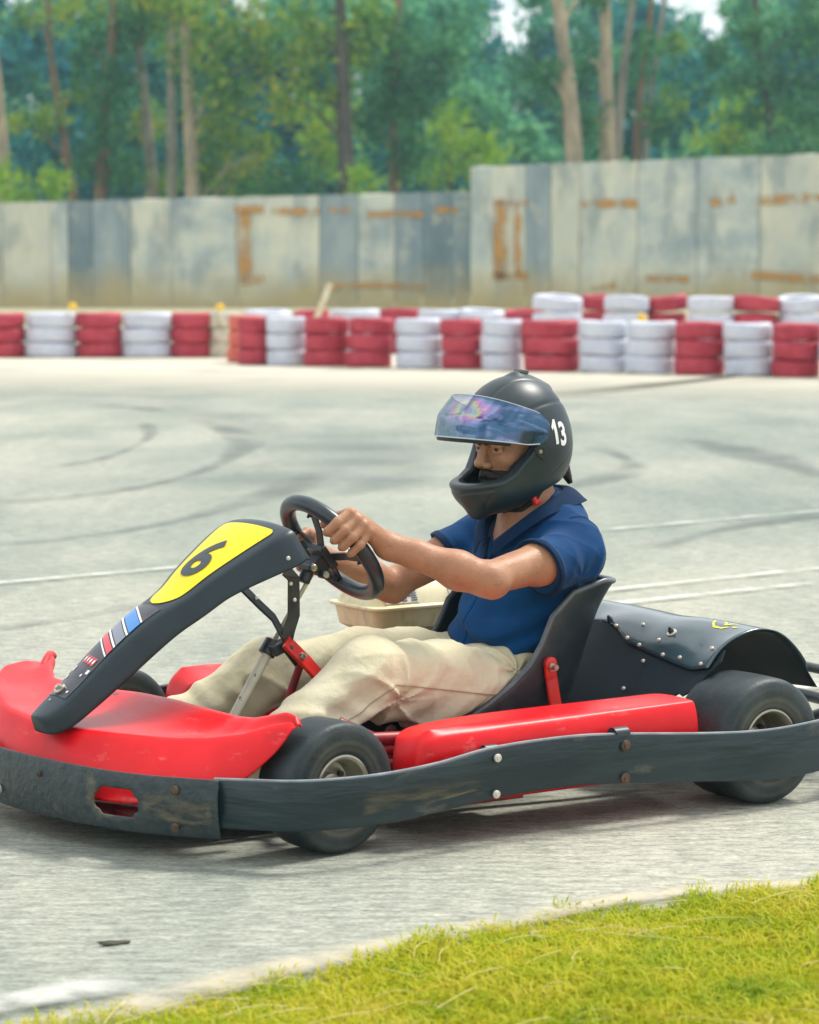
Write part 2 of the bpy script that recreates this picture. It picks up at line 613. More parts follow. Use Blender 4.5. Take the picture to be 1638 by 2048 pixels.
def surf_nets(sdf, lo, hi, h):
    lo = np.array(lo, float)
    hi = np.array(hi, float)
    B = 8
    nb = np.ceil((hi - lo) / (h * B)).astype(int)
    n = nb * B
    F = np.ones(n, np.float32)
    bi = np.stack(np.meshgrid(*[np.arange(k) for k in nb], indexing='ij'), -1).reshape(-1, 3)
    ctr = lo + (bi * B + (B - 1) / 2) * h
    dc = sdf(ctr)
    near = np.abs(dc) < h * B * 0.87 + 0.012
    off = np.stack(np.meshgrid(*[np.arange(B)] * 3, indexing='ij'), -1).reshape(-1, 3)
    for b, d in zip(bi[~near], dc[~near]):
        if d < 0:
            F[b[0] * B:(b[0] + 1) * B, b[1] * B:(b[1] + 1) * B, b[2] * B:(b[2] + 1) * B] = -1
    nbk = bi[near]
    CH = 400
    for s in range(0, len(nbk), CH):
        q = nbk[s:s + CH]
        I = (q[:, None, :] * B + off[None]).reshape(-1, 3)
        F[I[:, 0], I[:, 1], I[:, 2]] = sdf(lo + I * h)
    S = F < 0
    c = np.zeros(n - 1, np.int8)
    for dx in (0, 1):
        for dy in (0, 1):
            for dz in (0, 1):
                c += S[dx:n[0] - 1 + dx, dy:n[1] - 1 + dy, dz:n[2] - 1 + dz]
    act = np.argwhere((c > 0) & (c < 8))
    idx = -np.ones(n - 1, np.int32)
    idx[act[:, 0], act[:, 1], act[:, 2]] = np.arange(len(act))
    acc = np.zeros((len(act), 3))
    cnt = np.zeros(len(act))
    cor = [(a, b, d) for a in (0, 1) for b in (0, 1) for d in (0, 1)]
    val = {k: F[act[:, 0] + k[0], act[:, 1] + k[1], act[:, 2] + k[2]] for k in cor}
    for a in cor:
        for ax in range(3):
            if a[ax] == 0:
                b = list(a)
                b[ax] = 1
                b = tuple(b)
                va, vb = val[a], val[b]
                m = (va < 0) != (vb < 0)
                t = np.where(m, va / np.where(m, va - vb, 1), 0)
                p = np.array(a, float)[None].repeat(len(act), 0)
                p[:, ax] += t
                acc[m] += p[m]
                cnt[m] += 1
    verts = lo + (act + acc / cnt[:, None]) * h
    faces = []
    for ax in range(3):
        o1, o2 = [(1, 2), (2, 0), (0, 1)][ax]
        sl0 = [slice(1, n[k] - 1) for k in range(3)]
        sl0[ax] = slice(0, n[ax] - 1)
        sl1 = list(sl0)
        sl1[ax] = slice(1, n[ax])
        A = S[tuple(sl0)]
        Bv = S[tuple(sl1)]
        e = np.argwhere(A != Bv)
        base = e + np.array([1 if k != ax else 0 for k in range(3)])
        fl = A[e[:, 0], e[:, 1], e[:, 2]]

        def cell(d1, d2):
            q = base.copy()
            q[:, o1] -= d1
            q[:, o2] -= d2
            return idx[q[:, 0], q[:, 1], q[:, 2]]
        q = np.stack([cell(1, 1), cell(0, 1), cell(0, 0), cell(1, 0)], 1)
        q[~fl] = q[~fl][:, ::-1]
        faces.append(q)
    return verts, np.concatenate(faces)


def sdf_obj(name, sdf, lo, hi, h, m, parent, relax=1):
    v, f = surf_nets(sdf, lo, hi, h)
    # one or two Newton steps onto the true surface after a light relax
    if relax:
        e = np.concatenate([f[:, [0, 1]], f[:, [1, 2]], f[:, [2, 3]], f[:, [3, 0]]])
        for _ in range(relax):
            s = np.zeros_like(v)
            c = np.zeros(len(v))
            for a, b in ((0, 1), (1, 0)):
                np.add.at(s, e[:, a], v[e[:, b]])
                np.add.at(c, e[:, a], 1)
            v = 0.5 * v + 0.5 * s / c[:, None]
    me = bpy.data.meshes.new(name)
    me.vertices.add(len(v))
    me.vertices.foreach_set('co', v.astype(np.float32).ravel())
    me.loops.add(f.size)
    me.loops.foreach_set('vertex_index', f.astype(np.int32).ravel())
    me.polygons.add(len(f))
    me.polygons.foreach_set('loop_start', np.arange(0, f.size, 4, dtype=np.int32))
    me.polygons.foreach_set('loop_total', np.full(len(f), 4, dtype=np.int32))
    me.update(calc_edges=True)
    me.validate()
    me.polygons.foreach_set('use_smooth', [True] * len(me.polygons))
    me.materials.append(m)
    o = bpy.data.objects.new(name, me)
    COL.objects.link(o)
    o.parent = parent
    return o


def project(P, sdf, off=0.001, it=6):
    P = np.array(P, float)
    e = 1e-3
    for _ in range(it):
        d = sdf(P)
        g = np.stack([sdf(P + V3(*(e if k == j else 0 for k in range(3)))) - sdf(P - V3(*(e if k == j else 0 for k in range(3)))) for j in range(3)], 1) / (2 * e)
        g /= np.maximum(np.linalg.norm(g, axis=1, keepdims=True), 1e-6)
        P = P - g * (d - off)[:, None] * 0.9
    return P


exec_parts = []
KYAW = PI + R(33.5)
KLOC = (0.462, 6.385, 0)

# ================================================================== SETTING
def H(px, Y):
    """metres to the right of the camera axis at depth Y"""
    return (px - 819) / 5500 * Y


def Z(py, Y):
    """height above the ground at depth Y"""
    return CAM_H - (py - 520) / 5500 * Y


GROUNDM = mat('dry_earth', (0.20, 0.17, 0.10), 0.95, col2=(0.12, 0.14, 0.06), vscale=0.5)
o = obj('ground', [(-400, -60, -0.004), (400, -60, -0.004), (400, 600, -0.004), (-400, 600, -0.004)], [(0, 1, 2, 3)], GROUNDM)
tag(o, kind='structure')


def asphalt():
    m = bpy.data.materials.new('worn_asphalt')
    m.use_nodes = True
    nt = m.node_tree
    b = nt.nodes['Principled BSDF']
    b.inputs['Roughness'].default_value = 0.85
    b.inputs['Specular IOR Level'].default_value = 0.25
    t = nt.nodes.new('ShaderNodeTexCoord')

    def noise(scale, detail, st=(1, 1, 1), rough=0.6, loc=(0, 0, 0), rot=0):
        mp_ = nt.nodes.new('ShaderNodeMapping')
        mp_.inputs['Scale'].default_value = st
        mp_.inputs['Location'].default_value = loc
        mp_.inputs['Rotation'].default_value = (0, 0, rot)
        n_ = nt.nodes.new('ShaderNodeTexNoise')
        n_.inputs['Scale'].default_value = scale
        n_.inputs['Detail'].default_value = detail
        n_.inputs['Roughness'].default_value = rough
        nt.links.new(t.outputs['Object'], mp_.inputs['Vector'])
        nt.links.new(mp_.outputs[0], n_.inputs['Vector'])
        return n_.outputs['Fac']

    def ramp(f, p0, c0, p1, c1):
        r_ = nt.nodes.new('ShaderNodeValToRGB')
        r_.color_ramp.elements[0].position = p0
        r_.color_ramp.elements[1].position = p1
        r_.color_ramp.elements[0].color = (*c0, 1)
        r_.color_ramp.elements[1].color = (*c1, 1)
        nt.links.new(f, r_.inputs['Fac'])
        return r_.outputs['Color']

    def mix(a, bb, f, mode='MIX'):
        x = nt.nodes.new('ShaderNodeMix')
        x.data_type = 'RGBA'
        x.blend_type = mode
        if isinstance(f, float):
            x.inputs[0].default_value = f
        else:
            nt.links.new(f, x.inputs[0])
        nt.links.new(a, x.inputs[6])
        nt.links.new(bb, x.inputs[7])
        return x.outputs[2]
    big = ramp(noise(0.28, 5, (1, 0.5, 1)), 0.36, (0.395, 0.405, 0.365), 0.62, (0.495, 0.485, 0.42))
    mid = ramp(noise(1.1, 6, (1, 0.35, 1), loc=(3, 1, 0), rot=0.18), 0.40, (0.68, 0.75, 0.76), 0.60, (1, 1, 1))
    fine = ramp(noise(42, 5, (0.32, 1.0, 1), 0.72), 0.36, (0.36, 0.37, 0.34), 0.66, (1.30, 1.28, 1.16))
    grit = ramp(noise(150, 3, (0.45, 1.1, 1), 0.7), 0.33, (0.45, 0.45, 0.44), 0.60, (1.12, 1.12, 1.1))
    c = mix(big, mid, 0.85, 'MULTIPLY')
    c = mix(c, fine, 0.62, 'MULTIPLY')
    c = mix(c, grit, 0.70, 'MULTIPLY')
    # darker rubbered-in line through the bend
    sx = nt.nodes.new('ShaderNodeSeparateXYZ')
    nt.links.new(t.outputs['Object'], sx.inputs[0])
    rub = ramp(noise(0.16, 4, (0.6, 1, 1), loc=(7.3, 2.2, 0)), 0.46, (1, 1, 1), 0.60, (0.62, 0.72, 0.75))
    c = mix(c, rub, 0.6, 'MULTIPLY')
    nt.links.new(c, b.inputs['Base Color'])
    bp = nt.nodes.new('ShaderNodeBump')
    bp.inputs['Strength'].default_value = 0.5
    bp.inputs['Distance'].default_value = 0.006
    nt.links.new(noise(120, 4), bp.inputs['Height'])
    nt.links.new(bp.outputs['Normal'], b.inputs['Normal'])
    return m


ASPH = asphalt()
o = obj('track', [(-70, 3.0, 0), (70, 3.0, 0), (70, 40, 0), (-70, 40, 0)], [(0, 1, 2, 3)], ASPH)
tag(o, kind='structure')
APRON = mat('concrete_apron', (0.46, 0.42, 0.31), 0.9, col2=(0.52, 0.49, 0.39), vscale=1.2)
add_layer(APRON, (0.34, 0.35, 0.32), 0.9, 0.52, 0.7)
DUST = mat('dusty_shoulder', (0.38, 0.34, 0.22), 0.95, col2=(0.28, 0.27, 0.16), vscale=0.8)
o = obj('dirt', [(-90, 40, 0.002), (90, 40, 0.002), (90, 90, 0.002), (-90, 90, 0.002)], [(0, 1, 2, 3)], DUST)
tag(o, kind='structure')


def fade_mat(name, col, amount, scale, stretch=(1, 1, 1), lo=0.35, hi=0.7, rough=0.8):
    """worn paint / rubber: soft across its width (UV.y) and broken up by noise"""
    m = bpy.data.materials.new(name)
    m.use_nodes = True
    nt = m.node_tree
    b = nt.nodes['Principled BSDF']
    b.inputs['Base Color'].default_value = (*col, 1)
    b.inputs['Roughness'].default_value = rough
    uv = nt.nodes.new('ShaderNodeUVMap')
    uv.uv_map = 'uv'
    sx = nt.nodes.new('ShaderNodeSeparateXYZ')
    nt.links.new(uv.outputs['UV'], sx.inputs[0])
    t = nt.nodes.new('ShaderNodeTexCoord')
    mp_ = nt.nodes.new('ShaderNodeMapping')
    mp_.inputs['Scale'].default_value = stretch
    nt.links.new(t.outputs['Object'], mp_.inputs[0])
    n = nt.nodes.new('ShaderNodeTexNoise')
    n.inputs['Scale'].default_value = scale
    n.inputs['Detail'].default_value = 6
    nt.links.new(mp_.outputs[0], n.inputs['Vector'])
    r = nt.nodes.new('ShaderNodeMapRange')
    r.inputs[1].default_value = lo
    r.inputs[2].default_value = hi
    nt.links.new(n.outputs['Fac'], r.inputs[0])

    def math_(op, a, bb):
        x = nt.nodes.new('ShaderNodeMath')
        x.operation = op
        for i, q in enumerate((a, bb)):
            if isinstance(q, (int, float)):
                x.inputs[i].default_value = q
            else:
                nt.links.new(q, x.inputs[i])
        return x.outputs[0]
    # 4 y (1-y) profile across, and same along
    py = math_('MULTIPLY', math_('MULTIPLY', sx.outputs['Y'], math_('SUBTRACT', 1.0, sx.outputs['Y'])), 4.0)
    pxx = math_('MINIMUM', math_('MULTIPLY', math_('MULTIPLY', sx.outputs['X'], math_('SUBTRACT', 1.0, sx.outputs['X'])), 14.0), 1.0)
    a = math_('MULTIPLY', math_('MULTIPLY', py, pxx), r.outputs[0])
    a = math_('MULTIPLY', a, amount)
    nt.links.new(a, b.inputs['Alpha'])
    return m


def ribbon_ground(name, pts, w, m, z, n=60, kind='structure'):
    c = spline(pts, n)
    v = []
    f = []
    uvs = []
    for i, p in enumerate(c):
        a = Vector(c[min(i + 1, n - 1)]) - Vector(c[max(i - 1, 0)])
        a.normalize()
        nn = Vector((-a.y, a.x))
        ww = w * (0.8 + 0.35 * math.sin(i * 0.13 + w * 9))
        for s in (-1, 0, 1):
            v.append((p[0] + nn.x * ww * s / 2, p[1] + nn.y * ww * s / 2, z))
            uvs.append((i / (n - 1), (s + 1) / 2))
    for i in range(n - 1):
        for s in (0, 1):
            k = i * 3 + s
            f.append((k, k + 3, k + 4, k + 1))
    o = obj(name, v, f, m, None, False)
    ul = o.data.uv_layers.new(name='uv')
    for lp in o.data.loops:
        ul.data[lp.index].uv = uvs[lp.vertex_index]
    tag(o, kind=kind)
    return o


APR = fade_mat('pale_dusty_concrete', (0.54, 0.51, 0.41), 1.0, 0.8, (1, 1, 1), 0.05, 0.45, 0.9)
ribbon_ground('apron', [(-40, 38), (-12, 35), (-3, 32.8), (4, 30), (10, 28), (40, 26)], 15, APR, 0.0032, 80)
SKID = fade_mat('skid_rubber', (0.07, 0.095, 0.105), 0.42, 1.6, (1, 1, 1), 0.25, 0.7)
SKIDW = fade_mat('rubbered_band', (0.11, 0.145, 0.16), 0.24, 0.9, (0.6, 1.2, 1), 0.30, 0.75)
skids = [
    ([(-1.80, 11.30), (-1.41, 11.68), (-1.14, 12.19), (-0.89, 12.96), (-0.66, 14.01), (-0.50, 15.24)], 0.26, SKID),
    ([(-2.08, 13.28), (-1.67, 13.71), (-1.36, 14.40), (-1.13, 15.61), (-1.05, 17.05), (-1.06, 17.75), (-1.30, 19.35), (-1.63, 20.36)], 0.26, SKID),
    ([(-2.10, 15.57), (-1.87, 16.11), (-1.75, 17.28), (-1.75, 18.52), (-1.92, 19.94)], 0.14, SKID),
    ([(1.17, 17.37), (1.27, 16.53), (1.29, 15.80), (1.16, 15.13), (0.95, 14.55), (0.77, 14.14)], 0.26, SKID),
    ([(1.85, 18.10), (2.08, 16.83), (2.28, 14.88)], 0.5, SKID),
    ([(-1.33, 8.72), (-1.10, 9.01), (-0.90, 9.38)], 0.12, SKID),
    ([(-3.82, 24.44), (-2.40, 23.16), (-1.65, 21.61), (-1.04, 19.06), (-0.55, 17.05), (-0.60, 15.06), (-0.80, 13.93)], 1.5, SKIDW),
    ([(-0.47, 14.56), (0.00, 17.05), (0.45, 19.06), (1.03, 20.25)], 1.7, SKIDW),
    ([(-0.64, 13.50), (-0.30, 13.93), (-0.05, 14.73), (0.12, 15.80)], 0.4, SKIDW),
    ([(-3.42, 21.98), (-2.51, 22.21), (-1.90, 21.46)], 0.35, SKID),
    ([(0.98, 11.17), (1.38, 12.00), (1.94, 12.71)], 0.2, SKID),
]
for i, (pts, w, m) in enumerate(skids):
    ribbon_ground('skid_mark', pts, w, m, 0.004 + 0.0006 * i)
LINE = fade_mat('worn_line_paint', (0.74, 0.73, 0.69), 0.75, 7, (1, 1, 1), 0.30, 0.60)
for i, (a, b) in enumerate([((-2.6, 9.02), (3.3, 14.0)), ((0.30, 9.40), (3.0, 11.6)), ((0.25, 8.98), (3.0, 11.15)), ((0.92, 7.43), (2.6, 8.06)),
                            ((-1.2, 7.6), (-0.75, 8.15))][:4]):
    mid = tuple((a[k] + b[k]) / 2 for k in (0, 1))
    ribbon_ground('track_line', [a, mid, b], 0.048, LINE, 0.0115 + 0.0006 * i, 30)

# ---------------------------------------------------------------- kerb strip, verge and grass
edge = [(-4, 1.2), (-2.2, 2.7), (-1.2, 3.60), (-0.52, 4.13), (-0.216, 4.44), (0.07, 4.68), (0.45, 4.98), (0.78, 5.09), (1.5, 5.36), (3, 5.9), (5, 6.5)]
es = spline(edge, 80)
VERGE = mat('verge_soil', (0.26, 0.24, 0.07), 0.95, col2=(0.28, 0.32, 0.03), vscale=16)
v = [(x, y - 0.07 + 0.02 * math.sin(x * 17), 0.006) for x, y in es] + [(5.5, -2, 0.006), (-6, -2, 0.006)]
o = obj('verge', v, [tuple(range(len(v)))], VERGE, None, False)
tag(o, kind='structure')
SAND = fade_mat('sandy_edge', (0.50, 0.44, 0.31), 0.75, 9, (1, 1, 1), 0.25, 0.55)
ribbon_ground('sandy_edge', [(x - 0.01, y + 0.01) for x, y in edge], 0.11, SAND, 0.0145, 120)
PALE = fade_mat('pale_kerb_paint', (0.60, 0.60, 0.55), 0.75, 12, (1, 1, 1), 0.2, 0.5)
ribbon_ground('kerb_paint', [(-1.6, 3.46), (-0.95, 4.00), (-0.66, 4.235), (-0.45, 4.39)], 0.17, PALE, 0.0135, 40)


def grass_mat(name, cols):
    m = bpy.data.materials.new(name)
    m.use_nodes = True
    nt = m.node_tree
    b = nt.nodes['Principled BSDF']
    b.inputs['Roughness'].default_value = 0.6
    b.inputs['Specular IOR Level'].default_value = 0.25
    g = nt.nodes.new('ShaderNodeNewGeometry')
    r = nt.nodes.new('ShaderNodeValToRGB')
    e = r.color_ramp.elements
    e[0].color = (*cols[0], 1)
    e[1].color = (*cols[-1], 1)
    for i, c in enumerate(cols[1:-1]):
        x = e.new((i + 1) / (len(cols) - 1))
        x.color = (*c, 1)
    t = nt.nodes.new('ShaderNodeTexCoord')
    n = nt.nodes.new('ShaderNodeTexNoise')
    n.inputs['Scale'].default_value = 5.0
    mm = nt.nodes.new('ShaderNodeMath')
    mm.operation = 'MULTIPLY_ADD'
    mm.inputs[1].default_value = 0.55
    m2 = nt.nodes.new('ShaderNodeMath')
    m2.operation = 'MULTIPLY_ADD'
    m2.inputs[1].default_value = 1.5
    m2.inputs[2].default_value = -0.52
    nt.links.new(t.outputs['Object'], n.inputs['Vector'])
    nt.links.new(g.outputs['Random Per Island'], mm.inputs[0])
    nt.links.new(n.outputs['Fac'], m2.inputs[0])
    nt.links.new(m2.outputs[0], mm.inputs[2])
    nt.links.new(mm.outputs[0], r.inputs['Fac'])
    nt.links.new(r.outputs['Color'], b.inputs['Base Color'])
    tl = nt.nodes.new('ShaderNodeBsdfTranslucent')
    nt.links.new(r.outputs['Color'], tl.inputs['Color'])
    ms = nt.nodes.new('ShaderNodeMixShader')
    ms.inputs[0].default_value = 0.4
    nt.links.new(b.outputs[0], ms.inputs[1])
    nt.links.new(tl.outputs[0], ms.inputs[2])
    nt.links.new(ms.outputs[0], nt.nodes['Material Output'].inputs['Surface'])
    return m


def np_mesh(name, v, f, m, smooth=False):
    me = bpy.data.meshes.new(name)
    k = f.shape[1]
    me.vertices.add(len(v))
    me.vertices.foreach_set('co', v.astype(np.float32).ravel())
    me.loops.add(f.size)
    me.loops.foreach_set('vertex_index', f.astype(np.int32).ravel())
    me.polygons.add(len(f))
    me.polygons.foreach_set('loop_start', np.arange(0, f.size, k, dtype=np.int32))
    me.polygons.foreach_set('loop_total', np.full(len(f), k, dtype=np.int32))
    me.update(calc_edges=True)
    me.materials.append(m)
    if smooth:
        me.polygons.foreach_set('use_smooth', [True] * len(f))
    o = bpy.data.objects.new(name, me)
    COL.objects.link(o)
    return o


GRASS = grass_mat('verge_grass', [(0.17, 0.29, 0.004), (0.34, 0.43, 0.004), (0.47, 0.50, 0.008), (0.58, 0.52, 0.02), (0.60, 0.52, 0.10)])
rs = np.random.RandomState(3)
ex = np.array([p[0] for p in es])
ey = np.array([p[1] for p in es])
NB = 150000
gx = rs.uniform(-2.3, 2.3, NB * 3)
gy = rs.uniform(2.9, 5.7, NB * 3)
ed = np.interp(gx, ex, ey)
ragged = 0.04 * np.sin(gx * 9) + 0.03 * np.sin(gx * 23 + 1) + 0.025 * np.sin(gx * 51) + 0.03 * rs.normal(size=len(gx))
keep = (gy < ed + ragged + 0.03) & (np.abs(gx) < 0.19 * gy + 0.55)
# thinner towards the edge
keep &= rs.rand(len(gx)) < np.clip((ed + ragged - gy) / 0.06 + 0.25, 0, 1)
gx, gy = gx[keep][:NB], gy[keep][:NB]
n = len(gx)
ln = rs.uniform(0.012, 0.034, n) * (1 + 0.5 * np.sin(gx * 5) * np.sin(gy * 6 + 1))
w = rs.uniform(0.0008, 0.0020, n)
a = rs.uniform(0, 2 * PI, n)
lean = rs.uniform(0.3, 1.5, n)
b0 = np.stack([gx, gy, np.full(n, 0.004)], 1)
dirv = np.stack([np.cos(a), np.sin(a), np.zeros(n)], 1)
side = np.stack([-np.sin(a), np.cos(a), np.zeros(n)], 1) * w[:, None]
m1 = b0 + dirv * (ln * 0.35 * lean)[:, None] + V3(0, 0, 1) * (ln * 0.6)[:, None]
t1 = b0 + dirv * (ln * 1.0 * lean)[:, None] + V3(0, 0, 1) * (ln * 0.75)[:, None]
vv = np.stack([b0 - side, b0 + side, m1 + side, m1 - side, t1 + side * 0.2, t1 - side * 0.2], 1).reshape(-1, 3)
k = np.arange(n)[:, None] * 6
ff = np.concatenate([k + np.array([[0, 1, 2, 3]]), k + np.array([[3, 2, 4, 5]])], 0)
o = np_mesh('grass', vv, ff, GRASS)
tag(o, 'bright yellow green grass growing on the verge in front of the track', 'grass', kind='stuff')
# dry straw stalks lying in it
STRAW = mat('straw', (0.52, 0.45, 0.12), 0.7, col2=(0.58, 0.52, 0.22), vscale=20)
mb_v, mb_f = [], []
for i in range(420):
    x = rs.uniform(-1.3, 1.6)
    y = rs.uniform(3.5, 5.4)
    if y > np.interp(x, ex, ey) - 0.03 + (0.05 if rs.rand() < 0.12 else 0):
        continue
    a_ = rs.normal(0.35, 0.7)
    l_ = rs.uniform(0.04, 0.17)
    z_ = rs.uniform(0.016, 0.030)
    bend = rs.normal(0, 0.012)
    pts = [Vector((x + math.cos(a_) * l_ * (q - 0.5) - math.sin(a_) * bend * (1 - (2 * q - 1) ** 2),
                   y + math.sin(a_) * l_ * (q - 0.5) + math.cos(a_) * bend * (1 - (2 * q - 1) ** 2), z_ + 0.006 * math.sin(q * 3))) for q in (0, 0.33, 0.66, 1)]
    mb = MB().tube(pts, 0.0008, 4, False)
    kk = len(mb_v)
    mb_v += mb.v
    mb_f += [tuple(q + kk for q in f_) for f_ in mb.f]
o = obj('straw', mb_v, mb_f, STRAW, None, False)
tag(o, 'pale dry stalks scattered through the verge grass', 'straw', kind='stuff')

# dark scrap on the asphalt
mbs = MB()
pts = []
for i in range(14):
    a_ = 2 * PI * i / 14
    r_ = 0.020 * (1 + 0.35 * math.sin(3 * a_ + 1)) * (1 + 0.2 * math.sin(5 * a_))
    pts.append((1.2 * r_ * math.cos(a_), r_ * 0.8 * math.sin(a_), 0.002 + 0.0015 * math.sin(a_ * 2)))
mbs.add(pts + [(0, 0, 0.004)], [(i, (i + 1) % 14, 14) for i in range(14)])
o = mbs.build('leaf_scrap', mat('dead_leaf', (0.05, 0.05, 0.035), 0.8), None, loc=(-0.515, 4.675, 0.001))
solid(o, 0.001)
tag(o, 'small dark dead leaf lying on the asphalt in front of the kart', 'leaf')

# ---------------------------------------------------------------- tyre barriers
TRED = mat('red_tyre_paint', (0.36, 0.014, 0.034), 0.6, col2=(0.45, 0.035, 0.060), vscale=5)
add_layer(TRED, (0.09, 0.03, 0.035), 6, 0.60, 0.75, seed=4, amount=0.7)
TWHITE = mat('white_tyre_paint', (0.50, 0.53, 0.62), 0.55, col2=(0.58, 0.60, 0.67), vscale=5)
add_layer(TWHITE, (0.40, 0.38, 0.34), 5, 0.60, 0.80, seed=1, amount=0.6)
TCREAM = mat('cream_tyre_paint', (0.60, 0.55, 0.42), 0.6, col2=(0.40, 0.34, 0.27), vscale=8)
TORANGE = mat('faded_red_tyre_paint', (0.55, 0.07, 0.035), 0.5, col2=(0.60, 0.16, 0.10), vscale=8)
TW = 0.182


def tyre_mesh(R0, seed):
    rr = random.Random(seed)
    prof = []
    hw = TW / 2 - 0.003
    for (r, z) in [(0.60, -0.70), (0.64, -0.92), (0.75, -1.0), (0.90, -0.985), (0.975, -0.86), (0.995, -0.6), (1.0, -0.2), (1.0, 0.2), (0.995, 0.6), (0.975, 0.86),
                   (0.90, 0.985), (0.75, 1.0), (0.64, 0.92), (0.60, 0.70), (0.66, 0.3), (0.66, -0.3)]:
        prof.append((z * hw, r * R0))
    m = MB().lathe(prof, 36, 'z', (0, 0, 0), True)
    ph = rr.random() * 6
    v = []
    for (x, y, z) in m.v:
        a = math.atan2(y, x)
        k = 1 + 0.012 * math.sin(2 * a + ph) + 0.008 * math.sin(5 * a + ph)
        v.append((x * k, y * k, z + 0.006 * math.sin(a * 2 + ph * 2)))
    return v, m.f


ORD = ['first', 'second', 'third', 'fourth', 'fifth', 'sixth', 'seventh', 'eighth', 'ninth', 'tenth', 'eleventh', 'twelfth', 'thirteenth', 'fourteenth', 'fifteenth']
protos = {}


def stack(px, Y, width_px, n, colname, row, idx, loose=False):
    R0 = width_px / 5500 * Y / 2 * 1.0
    m = {'red': TRED, 'white': TWHITE, 'cream': TCREAM, 'orange': TORANGE}[colname]
    x = H(px, Y)
    rr = random.Random(int(px * 7 + Y * 13))
    levels = {3: ['bottom', 'middle', 'top'], 4: ['bottom', 'lower middle', 'upper middle', 'top']}[n]
    for k in range(n):
        key = (colname, rr.randrange(3))
        if key not in protos:
            v_, f_ = tyre_mesh(0.28, key[1] * 3 + len(colname))
            o_ = obj('barrier_tyre', v_, f_, m)
            fix(o_)
            protos[key] = o_
        else:
            o_ = protos[key].copy()
            COL.objects.link(o_)
        s = R0 / 0.28
        o_.scale = (s, s, 1)
        tilt = rr.uniform(-0.02, 0.02) if not (loose and k == n - 1) else rr.uniform(-0.10, 0.10)
        o_.location = (x + rr.uniform(-0.018, 0.018), Y + rr.uniform(-0.02, 0.02), TW / 2 + k * TW + (0.02 if loose and k == n - 1 else 0))
        o_.rotation_euler = (tilt, tilt * 0.7, rr.uniform(0, 6.28))
        cn = {'orange': 'faded orange red', 'cream': 'dirty cream'}.get(colname, colname)
        lb_ = f'{levels[k]} {cn} tyre, {ORD[idx]} stack from the left of the {row}'
        if row == 'barrier gap':
            lb_ = f'{levels[k]} {cn} tyre, stack squeezed between the dirty cream stack and the near barrier'
        tag(o_, lb_, 'tyre', 'painted tyres of the ' + row)


near = [(512, 'red', 70), (573, 'white', 80), (652, 'red', 88), (741, 'red', 92), (836, 'white', 94), (922, 'red', 84), (1004, 'white', 82),
        (1101, 'red', 114), (1207, 'white', 98), (1302, 'white', 97), (1397, 'red', 100), (1496, 'white', 100), (1594, 'red', 96), (1690, 'white', 98)]
for i, (px, c, w_) in enumerate(near):
    Y = 30.9 + (27.6 - 30.9) * (px - 512) / (1594 - 512) + 0.22
    stack(px, Y, w_, 3, c, 'near barrier', i)
left = [(2, 'red', 100), (105, 'white', 104), (200, 'red', 94), (295, 'white', 100), (383, 'red', 84), (452, 'cream', 66)]
for i, (px, c, w_) in enumerate(left):
    stack(px, 33.5, w_, 3, c, 'left barrier', i)
stack(489, 31.9, 30 + 34, 3, 'orange', 'barrier gap', 0)
far = [(536, 33.9, 'white', 96, 3), (622, 34.2, 'red', 70, 3), (708, 34.6, 'white', 100, 3), (800, 35.0, 'red', 84, 3), (878, 34.4, 'white', 84, 3), (966, 34.2, 'white', 92, 3),
       (1046, 34.6, 'red', 80, 3), (1114, 33.6, 'white', 100, 4), (1190, 34.2, 'red', 60, 4), (1250, 33.2, 'white', 90, 4), (1330, 33.4, 'red', 86, 4), (1420, 33.0, 'white', 94, 4),
       (1508, 33.0, 'red', 96, 4), (1600, 33.0, 'white', 96, 4), (1694, 33.0, 'red', 96, 4)]
for i, (px, Y, c, w_, n_) in enumerate(far):
    stack(px, Y, w_, n_, c, 'rear barrier', i, True)

o = MB().box((0, 0, 0.19), (0.075, 0.03, 0.62), Matrix.Rotation(R(22), 3, 'Y')).build('wooden_stick', mat('pale_wood', (0.68, 0.64, 0.47), 0.8, col2=(0.56, 0.50, 0.33), vscale=12), None,
                                                                                     bevel=0.004, loc=(H(642, 33.2), 33.2, 0.42))
tag(o, 'pale wooden stick leaning up out of the rear red and white tyres', 'stick')
YC = mat('yellow_plastic', (0.80, 0.50, 0.02), 0.5)
for (px, py, Y, lab) in [(147, 611, 33.3, 'yellow cap on top of the white stack at the left barrier'), (441, 613, 33.4, 'yellow cap above the dirty cream tyre stack'),
                         (1283, 634, 30.1, 'small yellow cap between the white tyres of the near and rear barriers')]:
    zz = Z(py, Y)
    o = MB().lathe([(-0.04, 0.0), (-0.04, 0.05), (0.0, 0.055), (0.03, 0.04), (0.04, 0.0)], 16, 'z').build('yellow_cap', YC, None, loc=(H(px, Y), Y, zz))
    tag(o, lab, 'cap', 'yellow caps on the tyre barriers')

# ---------------------------------------------------------------- slab walls


